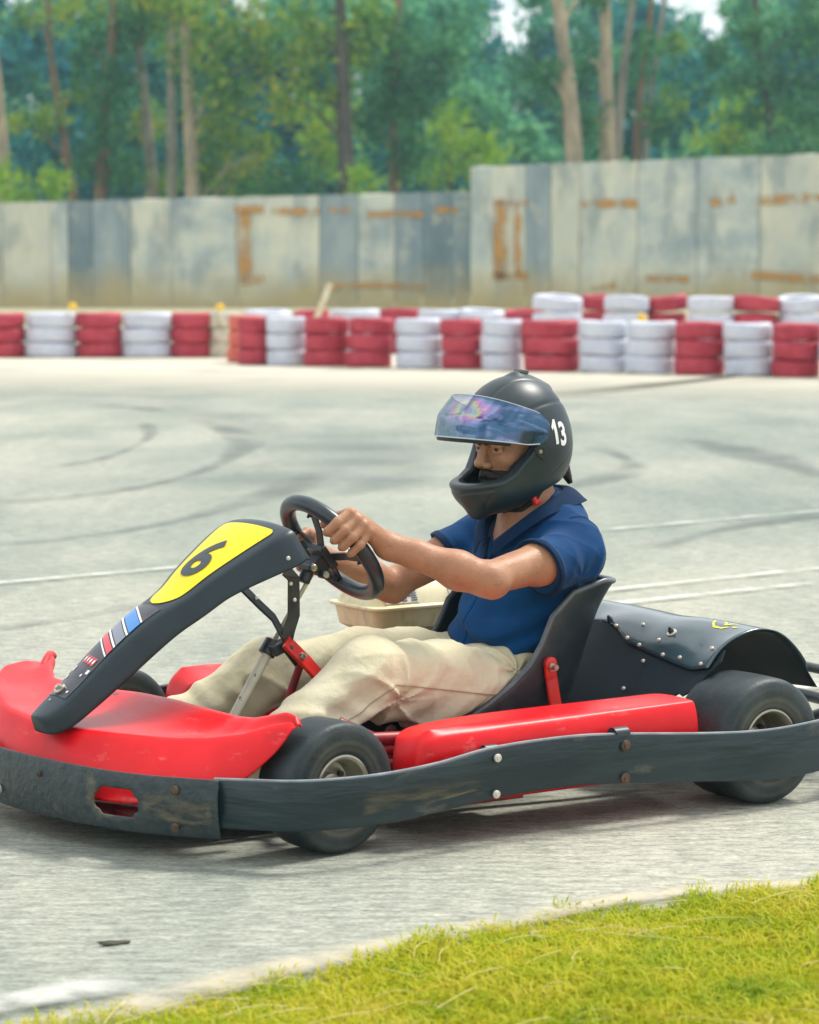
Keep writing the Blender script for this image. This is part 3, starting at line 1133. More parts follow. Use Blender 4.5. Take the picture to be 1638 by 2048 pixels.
def slab_mat(name, c1, c2, seed, vs=0.9, st=(1, 1, 0.6)):
    m = mat(name, c1, 0.8, spec=0.3, col2=c2, vscale=vs, stretch=st, lo=0.38, hi=0.62, detail=7)
    add_layer(m, (0.19, 0.24, 0.26), 1.3, 0.50, 0.62, (1.0, 1, 0.4), seed, 0.60)
    add_layer(m, (0.55, 0.52, 0.40), 2.6, 0.56, 0.68, (1.0, 1, 0.8), seed + 3.3, 0.5)
    # soil splashed up the foot of the wall: a band of its own with a ragged edge
    nt = m.node_tree
    b = nt.nodes['Principled BSDF']
    t = nt.nodes.new('ShaderNodeTexCoord')
    sp = nt.nodes.new('ShaderNodeSeparateXYZ')
    nt.links.new(t.outputs['Object'], sp.inputs[0])
    n = nt.nodes.new('ShaderNodeTexNoise')
    n.inputs['Scale'].default_value = 0.9
    n.inputs['Detail'].default_value = 5
    nt.links.new(t.outputs['Object'], n.inputs['Vector'])
    a = nt.nodes.new('ShaderNodeMath')
    a.operation = 'MULTIPLY_ADD'
    a.inputs[1].default_value = -1.5
    nt.links.new(n.outputs['Fac'], a.inputs[0])
    nt.links.new(sp.outputs['Z'], a.inputs[2])
    mr = nt.nodes.new('ShaderNodeMapRange')
    mr.inputs[1].default_value = -0.65
    mr.inputs[2].default_value = 0.35
    mr.inputs[3].default_value = 0.85
    mr.inputs[4].default_value = 0.0
    nt.links.new(a.outputs[0], mr.inputs[0])
    mx = nt.nodes.new('ShaderNodeMix')
    mx.data_type = 'RGBA'
    mx.inputs[7].default_value = (0.46, 0.36, 0.15, 1)
    nt.links.new(mr.outputs[0], mx.inputs[0])
    nt.links.new(b.inputs['Base Color'].links[0].from_socket, mx.inputs[6])
    nt.links.new(mx.outputs[2], b.inputs['Base Color'])
    return m


SB = [slab_mat('beige_slab', (0.60, 0.59, 0.46), (0.46, 0.49, 0.43), 1.0), slab_mat('pale_slab', (0.64, 0.63, 0.50), (0.43, 0.48, 0.45), 4.0, 1.3),
      slab_mat('blue_grey_slab', (0.19, 0.25, 0.28), (0.33, 0.38, 0.38), 7.0, 1.2, (1, 1, 0.3)), slab_mat('veined_slab', (0.58, 0.60, 0.51), (0.36, 0.42, 0.42), 2.0, 1.0, (1, 1, 1.6)),
      slab_mat('dark_slab', (0.12, 0.17, 0.20), (0.22, 0.27, 0.29), 8.0, 1.4, (1, 1, 0.3))]
YW = 68.5
wl = empty('slab_wall', (H(470, YW), YW, 0))
tag(wl, 'long lower wall of weathered beige and blue grey slabs at the left', 'wall')
wr = empty('slab_wall', (H(1290, YW - 0.4), YW - 0.4, 0))
tag(wr, 'taller wall of pale veined slabs with rust stains at the right', 'wall')
SG = mat('slab_joint', (0.10, 0.11, 0.09), 0.9)


def slab(root, Y, x0, x1, y0, y1, mi, th=0.12, kind_label=None, i=0):
    """one upright slab between two photographed edges"""
    X0, X1 = H(x0, Y), H(x1, Y)
    z0, z1 = Z(y0, Y), Z(y1, Y)
    rr = random.Random(int(x0 * 3 + 11))
    g = 0.010
    dy = rr.uniform(-0.025, 0.025)
    n = 5
    v = []
    for s in (0, 1):
        yy = Y + dy + (th if s else 0)
        for k in range(n + 1):
            q = k / n
            xx = X0 + g + (X1 - X0 - 2 * g) * q
            v.append((xx, yy, 0))
        for k in range(n, -1, -1):
            q = k / n
            xx = X0 + g + (X1 - X0 - 2 * g) * q
            v.append((xx, yy, z0 + (z1 - z0) * q + (rr.uniform(-0.02, 0.02) if 0 < k < n else 0)))
    N = 2 * (n + 1)
    f = [tuple(range(N)), tuple(range(N, 2 * N))[::-1]] + [(k, (k + 1) % N, N + (k + 1) % N, N + k) for k in range(N)]
    lx = root.location
    v = [(a - lx.x, b_ - lx.y, c_) for a, b_, c_ in v]
    o = obj('slab', v, f, SB[mi], root, False)
    fix(o)
    return o, Y + dy


LW = [(a_, a_ + 100, (a_ // 100) % 4) for a_ in range(-1060, -260, 100)] + [(-260, -150, 3), (-150, -60, 2), (-60, 8, 0), (8, 105, 0), (105, 140, 1), (140, 188, 4), (188, 262, 2), (262, 345, 1), (345, 475, 3), (475, 640, 1), (640, 716, 2), (716, 790, 3), (790, 845, 2),
      (845, 905, 4), (905, 940, 2)]
for i, (a, b, mi) in enumerate(LW):
    tp = lambda q: 408 - 24 * max(q, -200) / 940
    slab(wl, YW, a, b, tp(a), tp(b), mi)
RW = [(940, 1050, 1), (1050, 1100, 2), (1100, 1158, 0), (1158, 1272, 1), (1272, 1390, 3), (1390, 1516, 3), (1516, 1640, 0), (1640, 1760, 1), (1760, 1880, 3)] + [(a_, a_ + 110, (a_ // 110) % 4) for a_ in range(1880, 2600, 110)]
for i, (a, b, mi) in enumerate(RW):
    tp = lambda q: 336 - 26 * (q - 940) / 700
    slab(wr, YW - 0.4, a, b, tp(a), tp(b), mi)
RUSTST = fade_mat('rust_stain', (0.50, 0.235, 0.035), 1.15, 3.4, (1, 1, 0.7), 0.30, 0.66)


def stain(root, Y, pts, w):
    """rust run on the face of a slab, pts in wall-plane metres"""
    n = 16
    c = spline([(H(a, Y), Z(b, Y)) for a, b in pts], n)
    v, f, uvs = [], [], []
    for i, p in enumerate(c):
        t_ = Vector(c[min(i + 1, n - 1)]) - Vector(c[max(i - 1, 0)])
        t_.normalize()
        for s in (-1, 0, 1):
            v.append((p[0] - t_.y * w / 2 * s - root.location.x, Y - 0.06 - root.location.y, p[1] + t_.x * w / 2 * s))
            uvs.append((0.08 + 0.84 * i / (n - 1), (s + 1) / 2))
    for i in range(n - 1):
        for s in (0, 1):
            k = i * 3 + s
            f.append((k, k + 3, k + 4, k + 1))
    o = obj('rust_stain', v, f, RUSTST, root, False)
    ul = o.data.uv_layers.new(name='uv')
    for lp in o.data.loops:
        ul.data[lp.index].uv = uvs[lp.vertex_index]


for pts, w in [([(490, 425), (490, 490), (494, 560)], 0.42), ([(470, 420), (530, 420)], 0.26), ([(482, 562), (530, 560)], 0.26), ([(545, 422), (590, 424), (640, 423)], 0.22),
               ([(735, 430), (790, 428), (845, 430)], 0.22), ([(660, 420), (700, 421)], 0.14), ([(870, 420), (915, 422)], 0.18), ([(660, 574), (740, 570), (850, 574)], 0.16)]:
    stain(wl, YW, pts, w)
for pts, w in [([(1001, 405), (1000, 480), (1003, 560)], 0.45), ([(1035, 410), (1034, 490), (1036, 550)], 0.24), ([(985, 405), (1055, 407)], 0.2), ([(985, 550), (1055, 552)], 0.22),
               ([(1160, 409), (1215, 408), (1272, 408)], 0.26), ([(1418, 408), (1442, 402), (1465, 398)], 0.26), ([(1515, 402), (1560, 400), (1610, 398)], 0.30),
               ([(1610, 396), (1670, 394)], 0.2), ([(1290, 556), (1330, 558), (1375, 558)], 0.22), ([(1500, 548), (1570, 554), (1650, 560)], 0.28), ([(1180, 578), (1230, 570)], 0.2)]:
    stain(wr, YW - 0.4, pts, w)

# ---------------------------------------------------------------- trees behind the wall


def leaf_mat(name, cols, tr=0.35, scale=0.7):
    m = grass_mat(name, cols)
    for n_ in m.node_tree.nodes:
        if n_.type == 'TEX_NOISE':
            n_.inputs['Scale'].default_value = scale
        if n_.type == 'MIX_SHADER':
            n_.inputs[0].default_value = tr
    return m


LEAF = leaf_mat('olive_leaves', [(0.030, 0.11, 0.035), (0.06, 0.19, 0.040), (0.14, 0.29, 0.035), (0.28, 0.38, 0.03), (0.48, 0.36, 0.03)])
LEAFG = leaf_mat('deep_green_leaves', [(0.015, 0.085, 0.045), (0.028, 0.135, 0.058), (0.055, 0.20, 0.065), (0.11, 0.27, 0.06)])
LEAFY = leaf_mat('lime_leaves', [(0.06, 0.19, 0.02), (0.14, 0.32, 0.02), (0.26, 0.42, 0.02), (0.40, 0.46, 0.03)])
LEAFT = leaf_mat('far_haze_green_leaves', [(0.03, 0.19, 0.15), (0.06, 0.28, 0.18), (0.14, 0.42, 0.20), (0.26, 0.55, 0.22)], 0.3, 0.22)  # distance haze painted into these greens as a teal cast
LEAFB = leaf_mat('far_haze_teal_leaves', [(0.008, 0.11, 0.17), (0.014, 0.16, 0.22), (0.035, 0.25, 0.24), (0.09, 0.34, 0.25)], 0.3, 0.25)  # bluer still: distance haze painted into the leaf colour
BARKB = mat('pale_bark', (0.46, 0.37, 0.24), 0.9, col2=(0.24, 0.20, 0.14), vscale=3, stretch=(1, 1, 0.3), bump=0.5, bscale=8)
BARKG = mat('grey_bark', (0.32, 0.29, 0.23), 0.9, col2=(0.17, 0.16, 0.13), vscale=3, stretch=(1, 1, 0.3), bump=0.5, bscale=8)
BARKD = mat('dark_bark', (0.05, 0.042, 0.038), 0.9, col2=(0.10, 0.08, 0.065), vscale=3, stretch=(1, 1, 0.3), bump=0.5, bscale=8)
BARKR = mat('red_brown_bark', (0.24, 0.145, 0.085), 0.9, col2=(0.10, 0.07, 0.045), vscale=3, stretch=(1, 1, 0.3), bump=0.5, bscale=8)


def leaves(clumps, rng, size, dens=1.0):
    """leaf quads gathered in twig-sized tufts spread through each ellipsoid"""
    V_, F_ = [], []
    k = 0
    for (cx, cy, cz, rx, ry, rz) in clumps:
        vol = rx * ry * rz
        nt_ = int(26 * dens * max(vol, 0.05) ** 0.66) + 6
        d = rng.normal(size=(nt_, 3))
        d /= np.linalg.norm(d, axis=1, keepdims=True)
        rad = rng.rand(nt_) ** 0.45 * (0.75 + 0.35 * rng.rand(nt_))
        c = V3(cx, cy, cz) + d * rad[:, None] * V3(rx, ry, rz)
        m_ = 16
        q = c[:, None, :] + rng.normal(size=(nt_, m_, 3)) * V3(0.24, 0.24, 0.20) * (0.6 + 0.5 * min(rx, 1.2))
        q[:, :, 2] -= 0.12 * np.abs(rng.normal(size=(nt_, m_)))
        q = q.reshape(-1, 3)
        n_ = len(q)
        u = rng.normal(size=(n_, 3))
        u[:, 2] -= 0.5
        u /= np.linalg.norm(u, axis=1, keepdims=True)
        w_ = np.cross(u, rng.normal(size=(n_, 3)))
        w_ /= np.linalg.norm(w_, axis=1, keepdims=True)
        s = size * rng.uniform(0.6, 1.3, n_)[:, None]
        V_.append(np.stack([q - u * s, q - w_ * s * 0.42, q + u * s, q + w_ * s * 0.42], 1).reshape(-1, 3))
        F_.append(np.arange(n_ * 4).reshape(-1, 4) + k)
        k += n_ * 4
    return np.concatenate(V_), np.concatenate(F_)


rng = np.random.RandomState(11)


def tree(name, Y, trunk, r0, bark, clumps, leafm, label, size=0.13, group='trees standing behind the slab wall', dens=0.72, cat='tree'):
    """trunk: photographed points from the ground up; clumps: crown masses (x, y, half-width, half-height)"""
    base = Vector((H(trunk[0][0], Y), Y, 0))
    root = empty(name, base)
    tag(root, label, cat, group)
    top = trunk[-1]
    pts = [(H(a, Y), Y + 0.1 * math.sin(i), Z(b, Y)) for i, (a, b) in enumerate(trunk)]
    pts[0] = (pts[0][0], Y, -0.05)
    P = spline(pts, 18)
    mb = MB()
    nP = len(P)
    mb.tube([Vector(p) - base for p in P], [r0 * (1.25 - 0.75 * i / (nP - 1) + 0.06 * math.sin(i * 2.3)) for i in range(nP)], 10)
    cl = []
    for (cx, cy, rx, ry) in clumps:
        dd = rng.uniform(-0.7, 0.9)
        s = Y / 5500
        c = Vector((H(cx, Y), Y + dd, Z(cy, Y)))
        cl.append((c.x - base.x, c.y - base.y, c.z, rx * s, min(rx, ry) * s * 0.9 + 0.25, ry * s))
        # limb from the trunk to the clump
        zt = max(1.2, min(c.z - 0.6 - abs(c.x - base.x) * 0.5, P[-1][2]))
        a = min(P, key=lambda p: abs(p[2] - zt))
        a = Vector(a)
        mid = (a + c) / 2 + Vector((0, 0, 0.25))
        mb.tube([Vector(q) - base for q in spline([tuple(a), tuple(mid), tuple(c)], 8)], [max(0.018, r0 * 0.32 * (1 - 0.1 * i)) for i in range(8)], 6)
    mb.build('trunk', bark, root)
    v_, f_ = leaves(cl, rng, size, dens)
    o_ = np_mesh('crown', v_, f_, leafm)
    o_.parent = root
    return root


GT = 'trees standing behind the slab wall'
tree('tree', 74, [(20, 610), (14, 380), (2, 190), (-14, -30)], 0.19, BARKB, [(-60, -40, 90, 50), (-100, 120, 70, 70), (20, -60, 90, 30)], LEAF, 'pale cream trunk at the far left edge behind the lower wall')
tree('tree', 77, [(156, 600), (150, 400), (132, 280), (110, 120), (104, -40)], 0.12, BARKR, [(60, 20, 70, 22), (112, 232, 34, 40), (160, 20, 60, 40), (40, 235, 40, 12), (175, 190, 30, 20)], LEAF,
     'thin leaning red brown tree second from the left, with sparse foliage', dens=0.6)
tree('tree', 76, [(205, 600), (206, 390), (214, 250), (228, 100), (236, -40)], 0.19, BARKR,
     [(235, 170, 52, 62), (205, 262, 40, 48), (262, 46, 90, 56), (180, 110, 34, 40), (250, 330, 30, 44), (180, 330, 24, 30)], LEAFG, 'dark leafy tree with reddish lower trunk behind the lower wall', dens=1.3)
tree('tree', 76.5, [(312, 600), (308, 400), (298, 260), (286, 120), (280, -40)], 0.18, BARKG, [(300, 20, 90, 52), (296, 232, 38, 34), (330, 360, 46, 20)], LEAF,
     'grey trunk with a leafy tuft halfway up, left of the paired pale trunks')
tree('tree', 75.5, [(347, 600), (347, 395), (346, 200), (348, 60), (352, -40)], 0.15, BARKG, [(356, 20, 60, 44), (330, -20, 70, 30)], LEAF, 'slim straight grey trunk, left of the paired pale trunks behind the wall')
tree('tree', 75, [(390, 600), (388, 395), (382, 240), (376, 90), (366, -40)], 0.21, BARKB,
     [(420, 66, 92, 72), (452, 178, 80, 70), (440, 272, 62, 60), (480, 352, 90, 34), (500, 60, 60, 60), (410, 340, 40, 44), (520, 300, 32, 36), (530, 120, 30, 40)],
     LEAF, 'broad pale trunk with hanging olive foliage to its right', dens=1.15)
tree('tree', 74.5, [(698, 600), (694, 390), (688, 200), (684, 60), (678, -60)], 0.25, BARKD,
     [(640, 90, 60, 44), (716, 96, 58, 50), (740, 30, 70, 50), (600, 40, 50, 34), (575, 200, 34, 40), (610, 150, 34, 30), (668, 180, 30, 30)],
     LEAF, 'stout dark trunk in the middle, behind the blue grey slabs', dens=1.1)
tree('tree', 76, [(792, 600), (790, 385), (788, 230), (794, 90), (800, -60)], 0.17, BARKR,
     [(806, 96, 70, 80), (838, 200, 62, 70), (780, 200, 46, 46), (830, 310, 48, 50), (888, 120, 50, 60), (740, 250, 36, 34)], LEAFG, 'dense deep green tree just right of the stout dark trunk', dens=1.2)
tree('tree', 74, [(1152, 600), (1146, 320), (1134, 180), (1118, 60), (1108, -60)], 0.27, BARKB, [(1080, -30, 60, 30), (1085, 150, 34, 46), (1190, -20, 40, 30)], LEAFG,
     'thick leaning brown trunk rising above the left end of the taller wall')
tree('tree', 75, [(1212, 600), (1212, 320), (1208, 160), (1206, 40), (1204, -60)], 0.24, BARKB, [(1172, 120, 34, 60), (1168, 240, 30, 50), (1240, -30, 60, 30)], LEAFG,
     'second thick trunk, upright and mottled, behind the taller wall')
tree('tree', 76, [(1222, 600), (1232, 300), (1244, 140), (1256, 40), (1264, -60)], 0.16, BARKG, [(1262, 120, 22, 60)], LEAFG, 'narrow grey trunk leaning right out of the mottled upright one', dens=0.6)
tree('tree', 76, [(1270, 600), (1270, 310), (1280, 160), (1294, 40), (1302, -60)], 0.13, BARKR, [(1288, 110, 24, 50), (1305, 230, 26, 50)], LEAFG, 'thin brown trunk, first of two slim ones beside the thick pair', dens=0.6)
tree('tree', 77, [(1278, 600), (1290, 280), (1304, 140), (1320, 30), (1330, -60)], 0.10, BARKG, [(1330, 200, 26, 40), (1345, 90, 20, 30)], LEAF, 'thinnest grey leaning trunk at the right of the slim pair', dens=0.5)
tree('tree', 78, [(1552, 600), (1540, 290), (1520, 170), (1504, 60), (1500, -60)], 0.15, BARKD,
     [(1608, 50, 80, 66), (1490, 66, 56, 34), (1568, 150, 86, 50), (1470, 170, 46, 30), (1610, 240, 60, 50), (1510, 232, 50, 24), (1550, 290, 70, 32), (1430, 100, 34, 22)],
     LEAFG, 'spreading dark green tree at the right edge above the taller wall', dens=1.2)
GS = 'bushes growing up behind the slab wall'
tree('bush', 71, [(22, 600), (20, 480), (20, 400)], 0.05, BARKD, [(20, 378, 44, 34), (4, 345, 34, 34), (46, 395, 24, 20)], LEAFY, 'lime bush showing over the wall at the far left', 0.11, GS, cat='bush')
tree('bush', 72, [(128, 600), (126, 480), (124, 420)], 0.04, BARKD, [(126, 372, 30, 26), (108, 352, 20, 18)], LEAFY, 'small lime bush beside the thin leaning tree', 0.11, GS, cat='bush')
tree('bush', 80, [(640, 600), (640, 420), (640, 330)], 0.06, BARKD, [(640, 250, 66, 48), (610, 215, 44, 34), (680, 235, 40, 44), (650, 320, 50, 44)], LEAFY, 'tall lime bush left of the stout dark trunk', 0.13, GS, cat='bush')
tree('bush', 71.5, [(742, 600), (742, 480), (742, 410)], 0.04, BARKD, [(742, 364, 34, 30), (725, 345, 20, 20)], LEAFY, 'small round lime bush right of the stout dark trunk', 0.10, GS, cat='bush')
tree('bush', 74, [(590, 600), (590, 480), (590, 400)], 0.05, BARKD, [(560, 360, 60, 28), (610, 345, 40, 30), (520, 372, 50, 20)], LEAFG, 'low deep green bush just over the stained slab', 0.12, GS, cat='bush')
tree('bush', 82, [(900, 600), (900, 420), (900, 330)], 0.06, BARKD, [(900, 270, 70, 70), (880, 340, 60, 40), (960, 300, 50, 50)], LEAFY, 'broad light green bush left of the taller wall', 0.13, GS, cat='bush', dens=0.8)
tree('bush', 71, [(992, 600), (992, 480), (992, 360)], 0.03, BARKD, [(992, 322, 24, 12)], LEAFY, 'tiny lime sprig over the left end of the taller wall', 0.09, GS, cat='bush')
tree('bush', 82, [(1460, 600), (1460, 420), (1460, 300)], 0.06, BARKD, [(1460, 215, 44, 36), (1440, 262, 60, 36), (1500, 250, 50, 40), (1480, 300, 60, 20)], LEAFY, 'bright lime bush under the spreading right hand tree', 0.13, GS, cat='bush')
tree('bush', 73, [(1580, 600), (1580, 420), (1580, 330)], 0.05, BARKD, [(1560, 292, 70, 26), (1620, 296, 50, 24), (1500, 300, 36, 14)], LEAFG, 'low green bush along the top of the taller wall at the right edge', 0.12, GS, cat='bush')

# far wooded slope
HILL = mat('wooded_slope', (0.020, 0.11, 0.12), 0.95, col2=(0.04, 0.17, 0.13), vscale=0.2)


def hillpt(i, j):
    x = -60 + 120 * i
    y = 92 + 70 * j
    z = -0.2 + 9.5 * j ** 0.8 + 0.7 * math.sin(x * 0.21 + 1) + 0.5 * math.sin(x * 0.47) - 0.4
    return (x, y, z)


v, f = grid(hillpt, 50, 12)
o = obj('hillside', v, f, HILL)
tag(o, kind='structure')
cl, cb = [], []
rf = np.random.RandomState(5)
for i in range(860):
    px = rf.uniform(-200, 1840) if i < 460 else (rf.uniform(-1100, -200) if i % 2 else rf.uniform(1840, 2700))
    Y = rf.uniform(92, 125)
    ylim = 40
    if 945 < px < 1085:
        ylim = 135 - 40 * abs(px - 1040) / 60
    elif 1350 < px < 1470:
        ylim = 95
    elif 450 < px < 550:
        ylim = 50
    else:
        ylim = -10
    py = rf.uniform(ylim, 420)
    rx = rf.uniform(35, 85) * Y / 5500
    rz = rf.uniform(28, 60) * Y / 5500
    e = (H(px, Y), Y, Z(py, Y), rx, rx * 0.8, rz)
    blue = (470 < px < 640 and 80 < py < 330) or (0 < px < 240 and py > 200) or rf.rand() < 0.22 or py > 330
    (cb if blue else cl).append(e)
for nm, c_, m_, lab in (('far_trees', cl, LEAFT, 'mass of blurred green trees on the slope far beyond the wall'), ('far_undergrowth', cb, LEAFB, 'haze-tinted dark teal undergrowth between the far trees beyond the wall')):
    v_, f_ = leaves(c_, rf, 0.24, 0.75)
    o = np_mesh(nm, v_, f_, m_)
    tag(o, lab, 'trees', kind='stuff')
# ================================================================== GO KART (kart frame: x forward, y to the driver's left, z up)
kart = empty('go_kart', KLOC, KYAW)
tag(kart, 'red and black racing go kart with a yellow number panel, driven across the track', 'go kart')


def bolt(parent, p, nrm, r, m, name='bolt', h=0.006):
    nrm = Vector(nrm).normalized()
    q = nrm.to_track_quat('Z', 'Y').to_matrix()
    mb = MB().lathe([(-0.002, 0.0), (-0.002, r), (h * 0.35, r), (h * 0.6, r * 0.8), (h * 0.6, r * 0.55), (h, r * 0.5), (h, 0.0)], 14, 'z')
    mb.v = [tuple(Vector(p) + q @ Vector(v)) for v in mb.v]
    return mb.build(name, m, parent)


# ---------------------------------------------------------------- wheels


def make_wheel(x, y, r, w, steer=0.0, front=True):
    s = 1 if y > 0 else -1
    rimr = 0.063 if front else 0.066
    hw = w / 2
    # rim: flange lip, dish, hub face
    prof = [(hw * 0.80, rimr - 0.004), (hw * 0.86, rimr + 0.004), (hw * 0.93, rimr + 0.005), (hw * 0.95, rimr + 0.001), (hw * 0.90, rimr - 0.004), (hw * 0.60, rimr - 0.009),
            (hw * 0.10, rimr - 0.013), (hw * 0.02, rimr - 0.024), (hw * 0.06, 0.027), (hw * 0.30, 0.024), (hw * 0.34, 0.016), (hw * 0.34, 0.0)]
    inner = [(-hw * 0.05, 0.0), (-hw * 0.05, rimr - 0.02), (-hw * 0.8, rimr - 0.008), (-hw * 0.92, rimr), (-hw * 0.95, rimr + 0.004), (-hw * 0.80, rimr + 0.003), (hw * 0.80, rimr - 0.004)]
    mb = MB().lathe([(s * a, b) for a, b in prof], 48).lathe([(s * a, b) for a, b in inner], 48)
    wheel = mb.build('wheel', RIM, kart, loc=(x, y, r), rot=(0, 0, steer))
    tp = []
    k = r
    P_ = [(-0.86, rimr), (-0.93, rimr + 0.006), (-0.99, rimr + (k - rimr) * 0.30), (-1.0, rimr + (k - rimr) * 0.50), (-0.985, rimr + (k - rimr) * 0.74), (-0.95, k - 0.011), (-0.88, k - 0.004),
          (-0.74, k - 0.001), (-0.35, k), (0.0, k + 0.0003)]
    P_ = P_ + [(-a, b) for a, b in P_[:-1]][::-1]
    mb = MB().lathe([(a * hw, b) for a, b in P_], 64)
    t = mb.build('tyre', RUBBER, wheel)
    # hub nut and drilled hub
    m2 = MB().lathe([(s * hw * 0.30, 0.0), (s * hw * 0.30, 0.017), (s * hw * 0.62, 0.017), (s * hw * 0.62, 0.010), (s * hw * 0.82, 0.009), (s * hw * 0.82, 0.0)], 18)
    m2.build('hub', BLACKM if front else STEEL, wheel)
    for q in range(3):
        a = 2 * PI * q / 3 + 0.5
        m3 = MB().lathe([(s * hw * 0.05, 0.0), (s * hw * 0.05, 0.006), (s * hw * 0.20, 0.006), (s * hw * 0.20, 0.0)], 8, 'y', (0.038 * math.cos(a), 0, 0.038 * math.sin(a)))
        m3.build('wheel_bolt', RUST, wheel)
    return wheel


make_wheel(1.048, 0.441, 0.133, 0.122, R(7))
make_wheel(1.070, -0.450, 0.133, 0.122, R(7))
make_wheel(0.0, 0.500, 0.139, 0.180, 0, False)
make_wheel(0.0, -0.500, 0.139, 0.180, 0, False)
# orange worn sidewall mark on the front near tyre
# ---------------------------------------------------------------- chassis
fr = MB()
for s in (-1, 1):
    fr.tube(spline([(1.40, s * 0.12, 0.07), (1.30, s * 0.24, 0.065), (1.05, s * 0.27, 0.06), (0.6, s * 0.26, 0.055), (0.25, s * 0.30, 0.055), (-0.10, s * 0.31, 0.07), (-0.14, s * 0.31, 0.08)], 30), 0.015, 10)
    fr.tube([(0.17, s * 0.30, 0.06), (0.17, s * 0.47, 0.075)], 0.011, 8)
    fr.tube([(0.84, s * 0.26, 0.06), (0.84, s * 0.47, 0.075)], 0.011, 8)
    fr.tube([(1.05, s * 0.27, 0.075), (1.05, s * 0.36, 0.125)], 0.014, 8)
for x in (1.38, 1.10, 0.62, -0.12):
    fr.tube([(x, -0.26, 0.062), (x, 0.26, 0.062)], 0.013, 10)
fr.tube([(0.84, 0.27, 0.085), (0.80, 0.05, 0.09), (0.98, -0.1, 0.07)], 0.013, 8)
fr.tube([(0.92, 0.30, 0.13), (0.78, 0.24, 0.15), (0.68, 0.12, 0.16)], 0.014, 8)
fr.tube([(0.90, 0.34, 0.075), (0.74, 0.32, 0.105), (0.58, 0.2, 0.12)], 0.014, 8)
fr.tube([(0.93, 0.30, 0.225), (0.865, 0.335, 0.190), (0.84, 0.34, 0.15)], 0.016, 10)
fr.tube([(0.885, 0.345, 0.195), (0.80, 0.345, 0.190)], 0.014, 10)
fr.tube([(0.870, 0.345, 0.170), (0.78, 0.345, 0.166)], 0.012, 10)
fr.tube([(0.875, 0.345, 0.140), (0.77, 0.345, 0.135)], 0.016, 10)
fr.tube([(0.86, 0.35, 0.11), (0.74, 0.35, 0.10)], 0.010, 8)
fr.tube([(0.80, 0.10, 0.06), (0.80, 0.34, 0.19)], 0.010, 8)
fr.build('frame', REDD, kart)
MB().box((0.98, 0, 0.045), (0.80, 0.50, 0.004)).build('floor_tray', mat('floor_tray', (0.10, 0.10, 0.10), 0.5, metal=0.5), kart, False)
MB().tube([(0, -0.50, 0.139), (0, 0.50, 0.139)], 0.0150, 14).build('rear_axle', STEEL, kart)
ax = MB()
for s, x in ((1, 1.048), (-1, 1.07)):
    ax.tube([(x - 0.01, s * 0.33, 0.133), (x, s * 0.46, 0.133)], 0.0085, 10)
    ax.tube([(x - 0.01, s * 0.345, 0.085), (x - 0.01, s * 0.345, 0.18)], 0.013, 10)
    ax.tube([(x - 0.01, s * 0.345, 0.12), (x - 0.10, s * 0.33, 0.115)], 0.008, 8)
ax.build('spindle', BLACKM, kart)
tr = MB()
for s in (1, -1):
    tr.tube([(0.95, s * 0.33, 0.118), (0.93, s * 0.04, 0.125)], 0.0065, 8)
tr.build('tie_rod', STEEL, kart)
en = MB()
en.box((0.68, 0.19, 0.135), (0.12, 0.05, 0.03)).box((0.60, 0.28, 0.11), (0.10, 0.06, 0.05))
en.tube([(0.78, 0.30, 0.16), (0.60, 0.30, 0.175)], 0.010, 8).tube([(0.86, 0.31, 0.10), (0.60, 0.33, 0.12)], 0.007, 8)
en.build('brake_linkage', BLACKM, kart, bevel=0.004)
MB().box((0.70, 0.36, 0.055), (0.3, 0.14, 0.010)).build('side_bracket', REDD, kart, False, bevel=0.002)

# ---------------------------------------------------------------- wraparound side strip and front bumper


def band(name, pts, th, m, parent, n=60, r=0.004):
    """pts: (x, y, zbottom, ztop) outer face line; a thick rounded strip"""
    c = spline(pts, n)
    v, f = [], []
    sec = []
    for i, (x, y, z0, z1) in enumerate(c):
        a = Vector(c[min(i + 1, n - 1)][:2]) - Vector(c[max(i - 1, 0)][:2])
        a.normalize()
        nn = Vector((a.y, -a.x))
        zm = (z0 + z1) / 2
        bow = 0.006
        ring = [(0, z0 + r), (bow * 0.8, z0 + (zm - z0) * 0.5), (bow, zm), (bow * 0.8, z1 - (z1 - zm) * 0.5), (0, z1 - r), (-0.002, z1), (-th + 0.002, z1), (-th, z1 - r), (-th + bow * 0.6, zm), (-th, z0 + r),
                (-th + 0.002, z0), (-0.002, z0)]
        for (o_, z) in ring:
            v.append((x + nn.x * o_, y + nn.y * o_, z))
    k = 12
    for i in range(n - 1):
        for j in range(k):
            l = (j + 1) % k
            f.append((i * k + j, i * k + l, (i + 1) * k + l, (i + 1) * k + j))
    f.append(tuple(range(k)))
    f.append(tuple((n - 1) * k + j for j in range(k))[::-1])
    o = obj(name, v, f, m, parent, True)
    fix(o)
    sharp(o, 50)
    return o, c


# driver's left side strip, front to rear (outward is +y, so run rear to front for the normal)
sideL = [(-0.45, 0.44, 0.085, 0.190), (-0.33, 0.52, 0.078, 0.184), (-0.20, 0.585, 0.070, 0.178), (-0.04, 0.610, 0.064, 0.172), (0.07, 0.610, 0.066, 0.171), (0.21, 0.598, 0.077, 0.178), (0.405, 0.580, 0.091, 0.193),
         (0.543, 0.572, 0.097, 0.199), (0.732, 0.578, 0.095, 0.196), (0.878, 0.596, 0.087, 0.182), (1.009, 0.602, 0.079, 0.175), (1.12, 0.592, 0.078, 0.174), (1.195, 0.560, 0.077, 0.173), (1.25, 0.490, 0.074, 0.170), (1.30, 0.415, 0.072, 0.166)]
strip, _ = band('side_strip', sideL, 0.010, STRIP, kart, 90)
stripR, _ = band('side_strip', [(x, -y, a, b) for x, y, a, b in sideL][::-1], 0.010, STRIP, kart, 90)
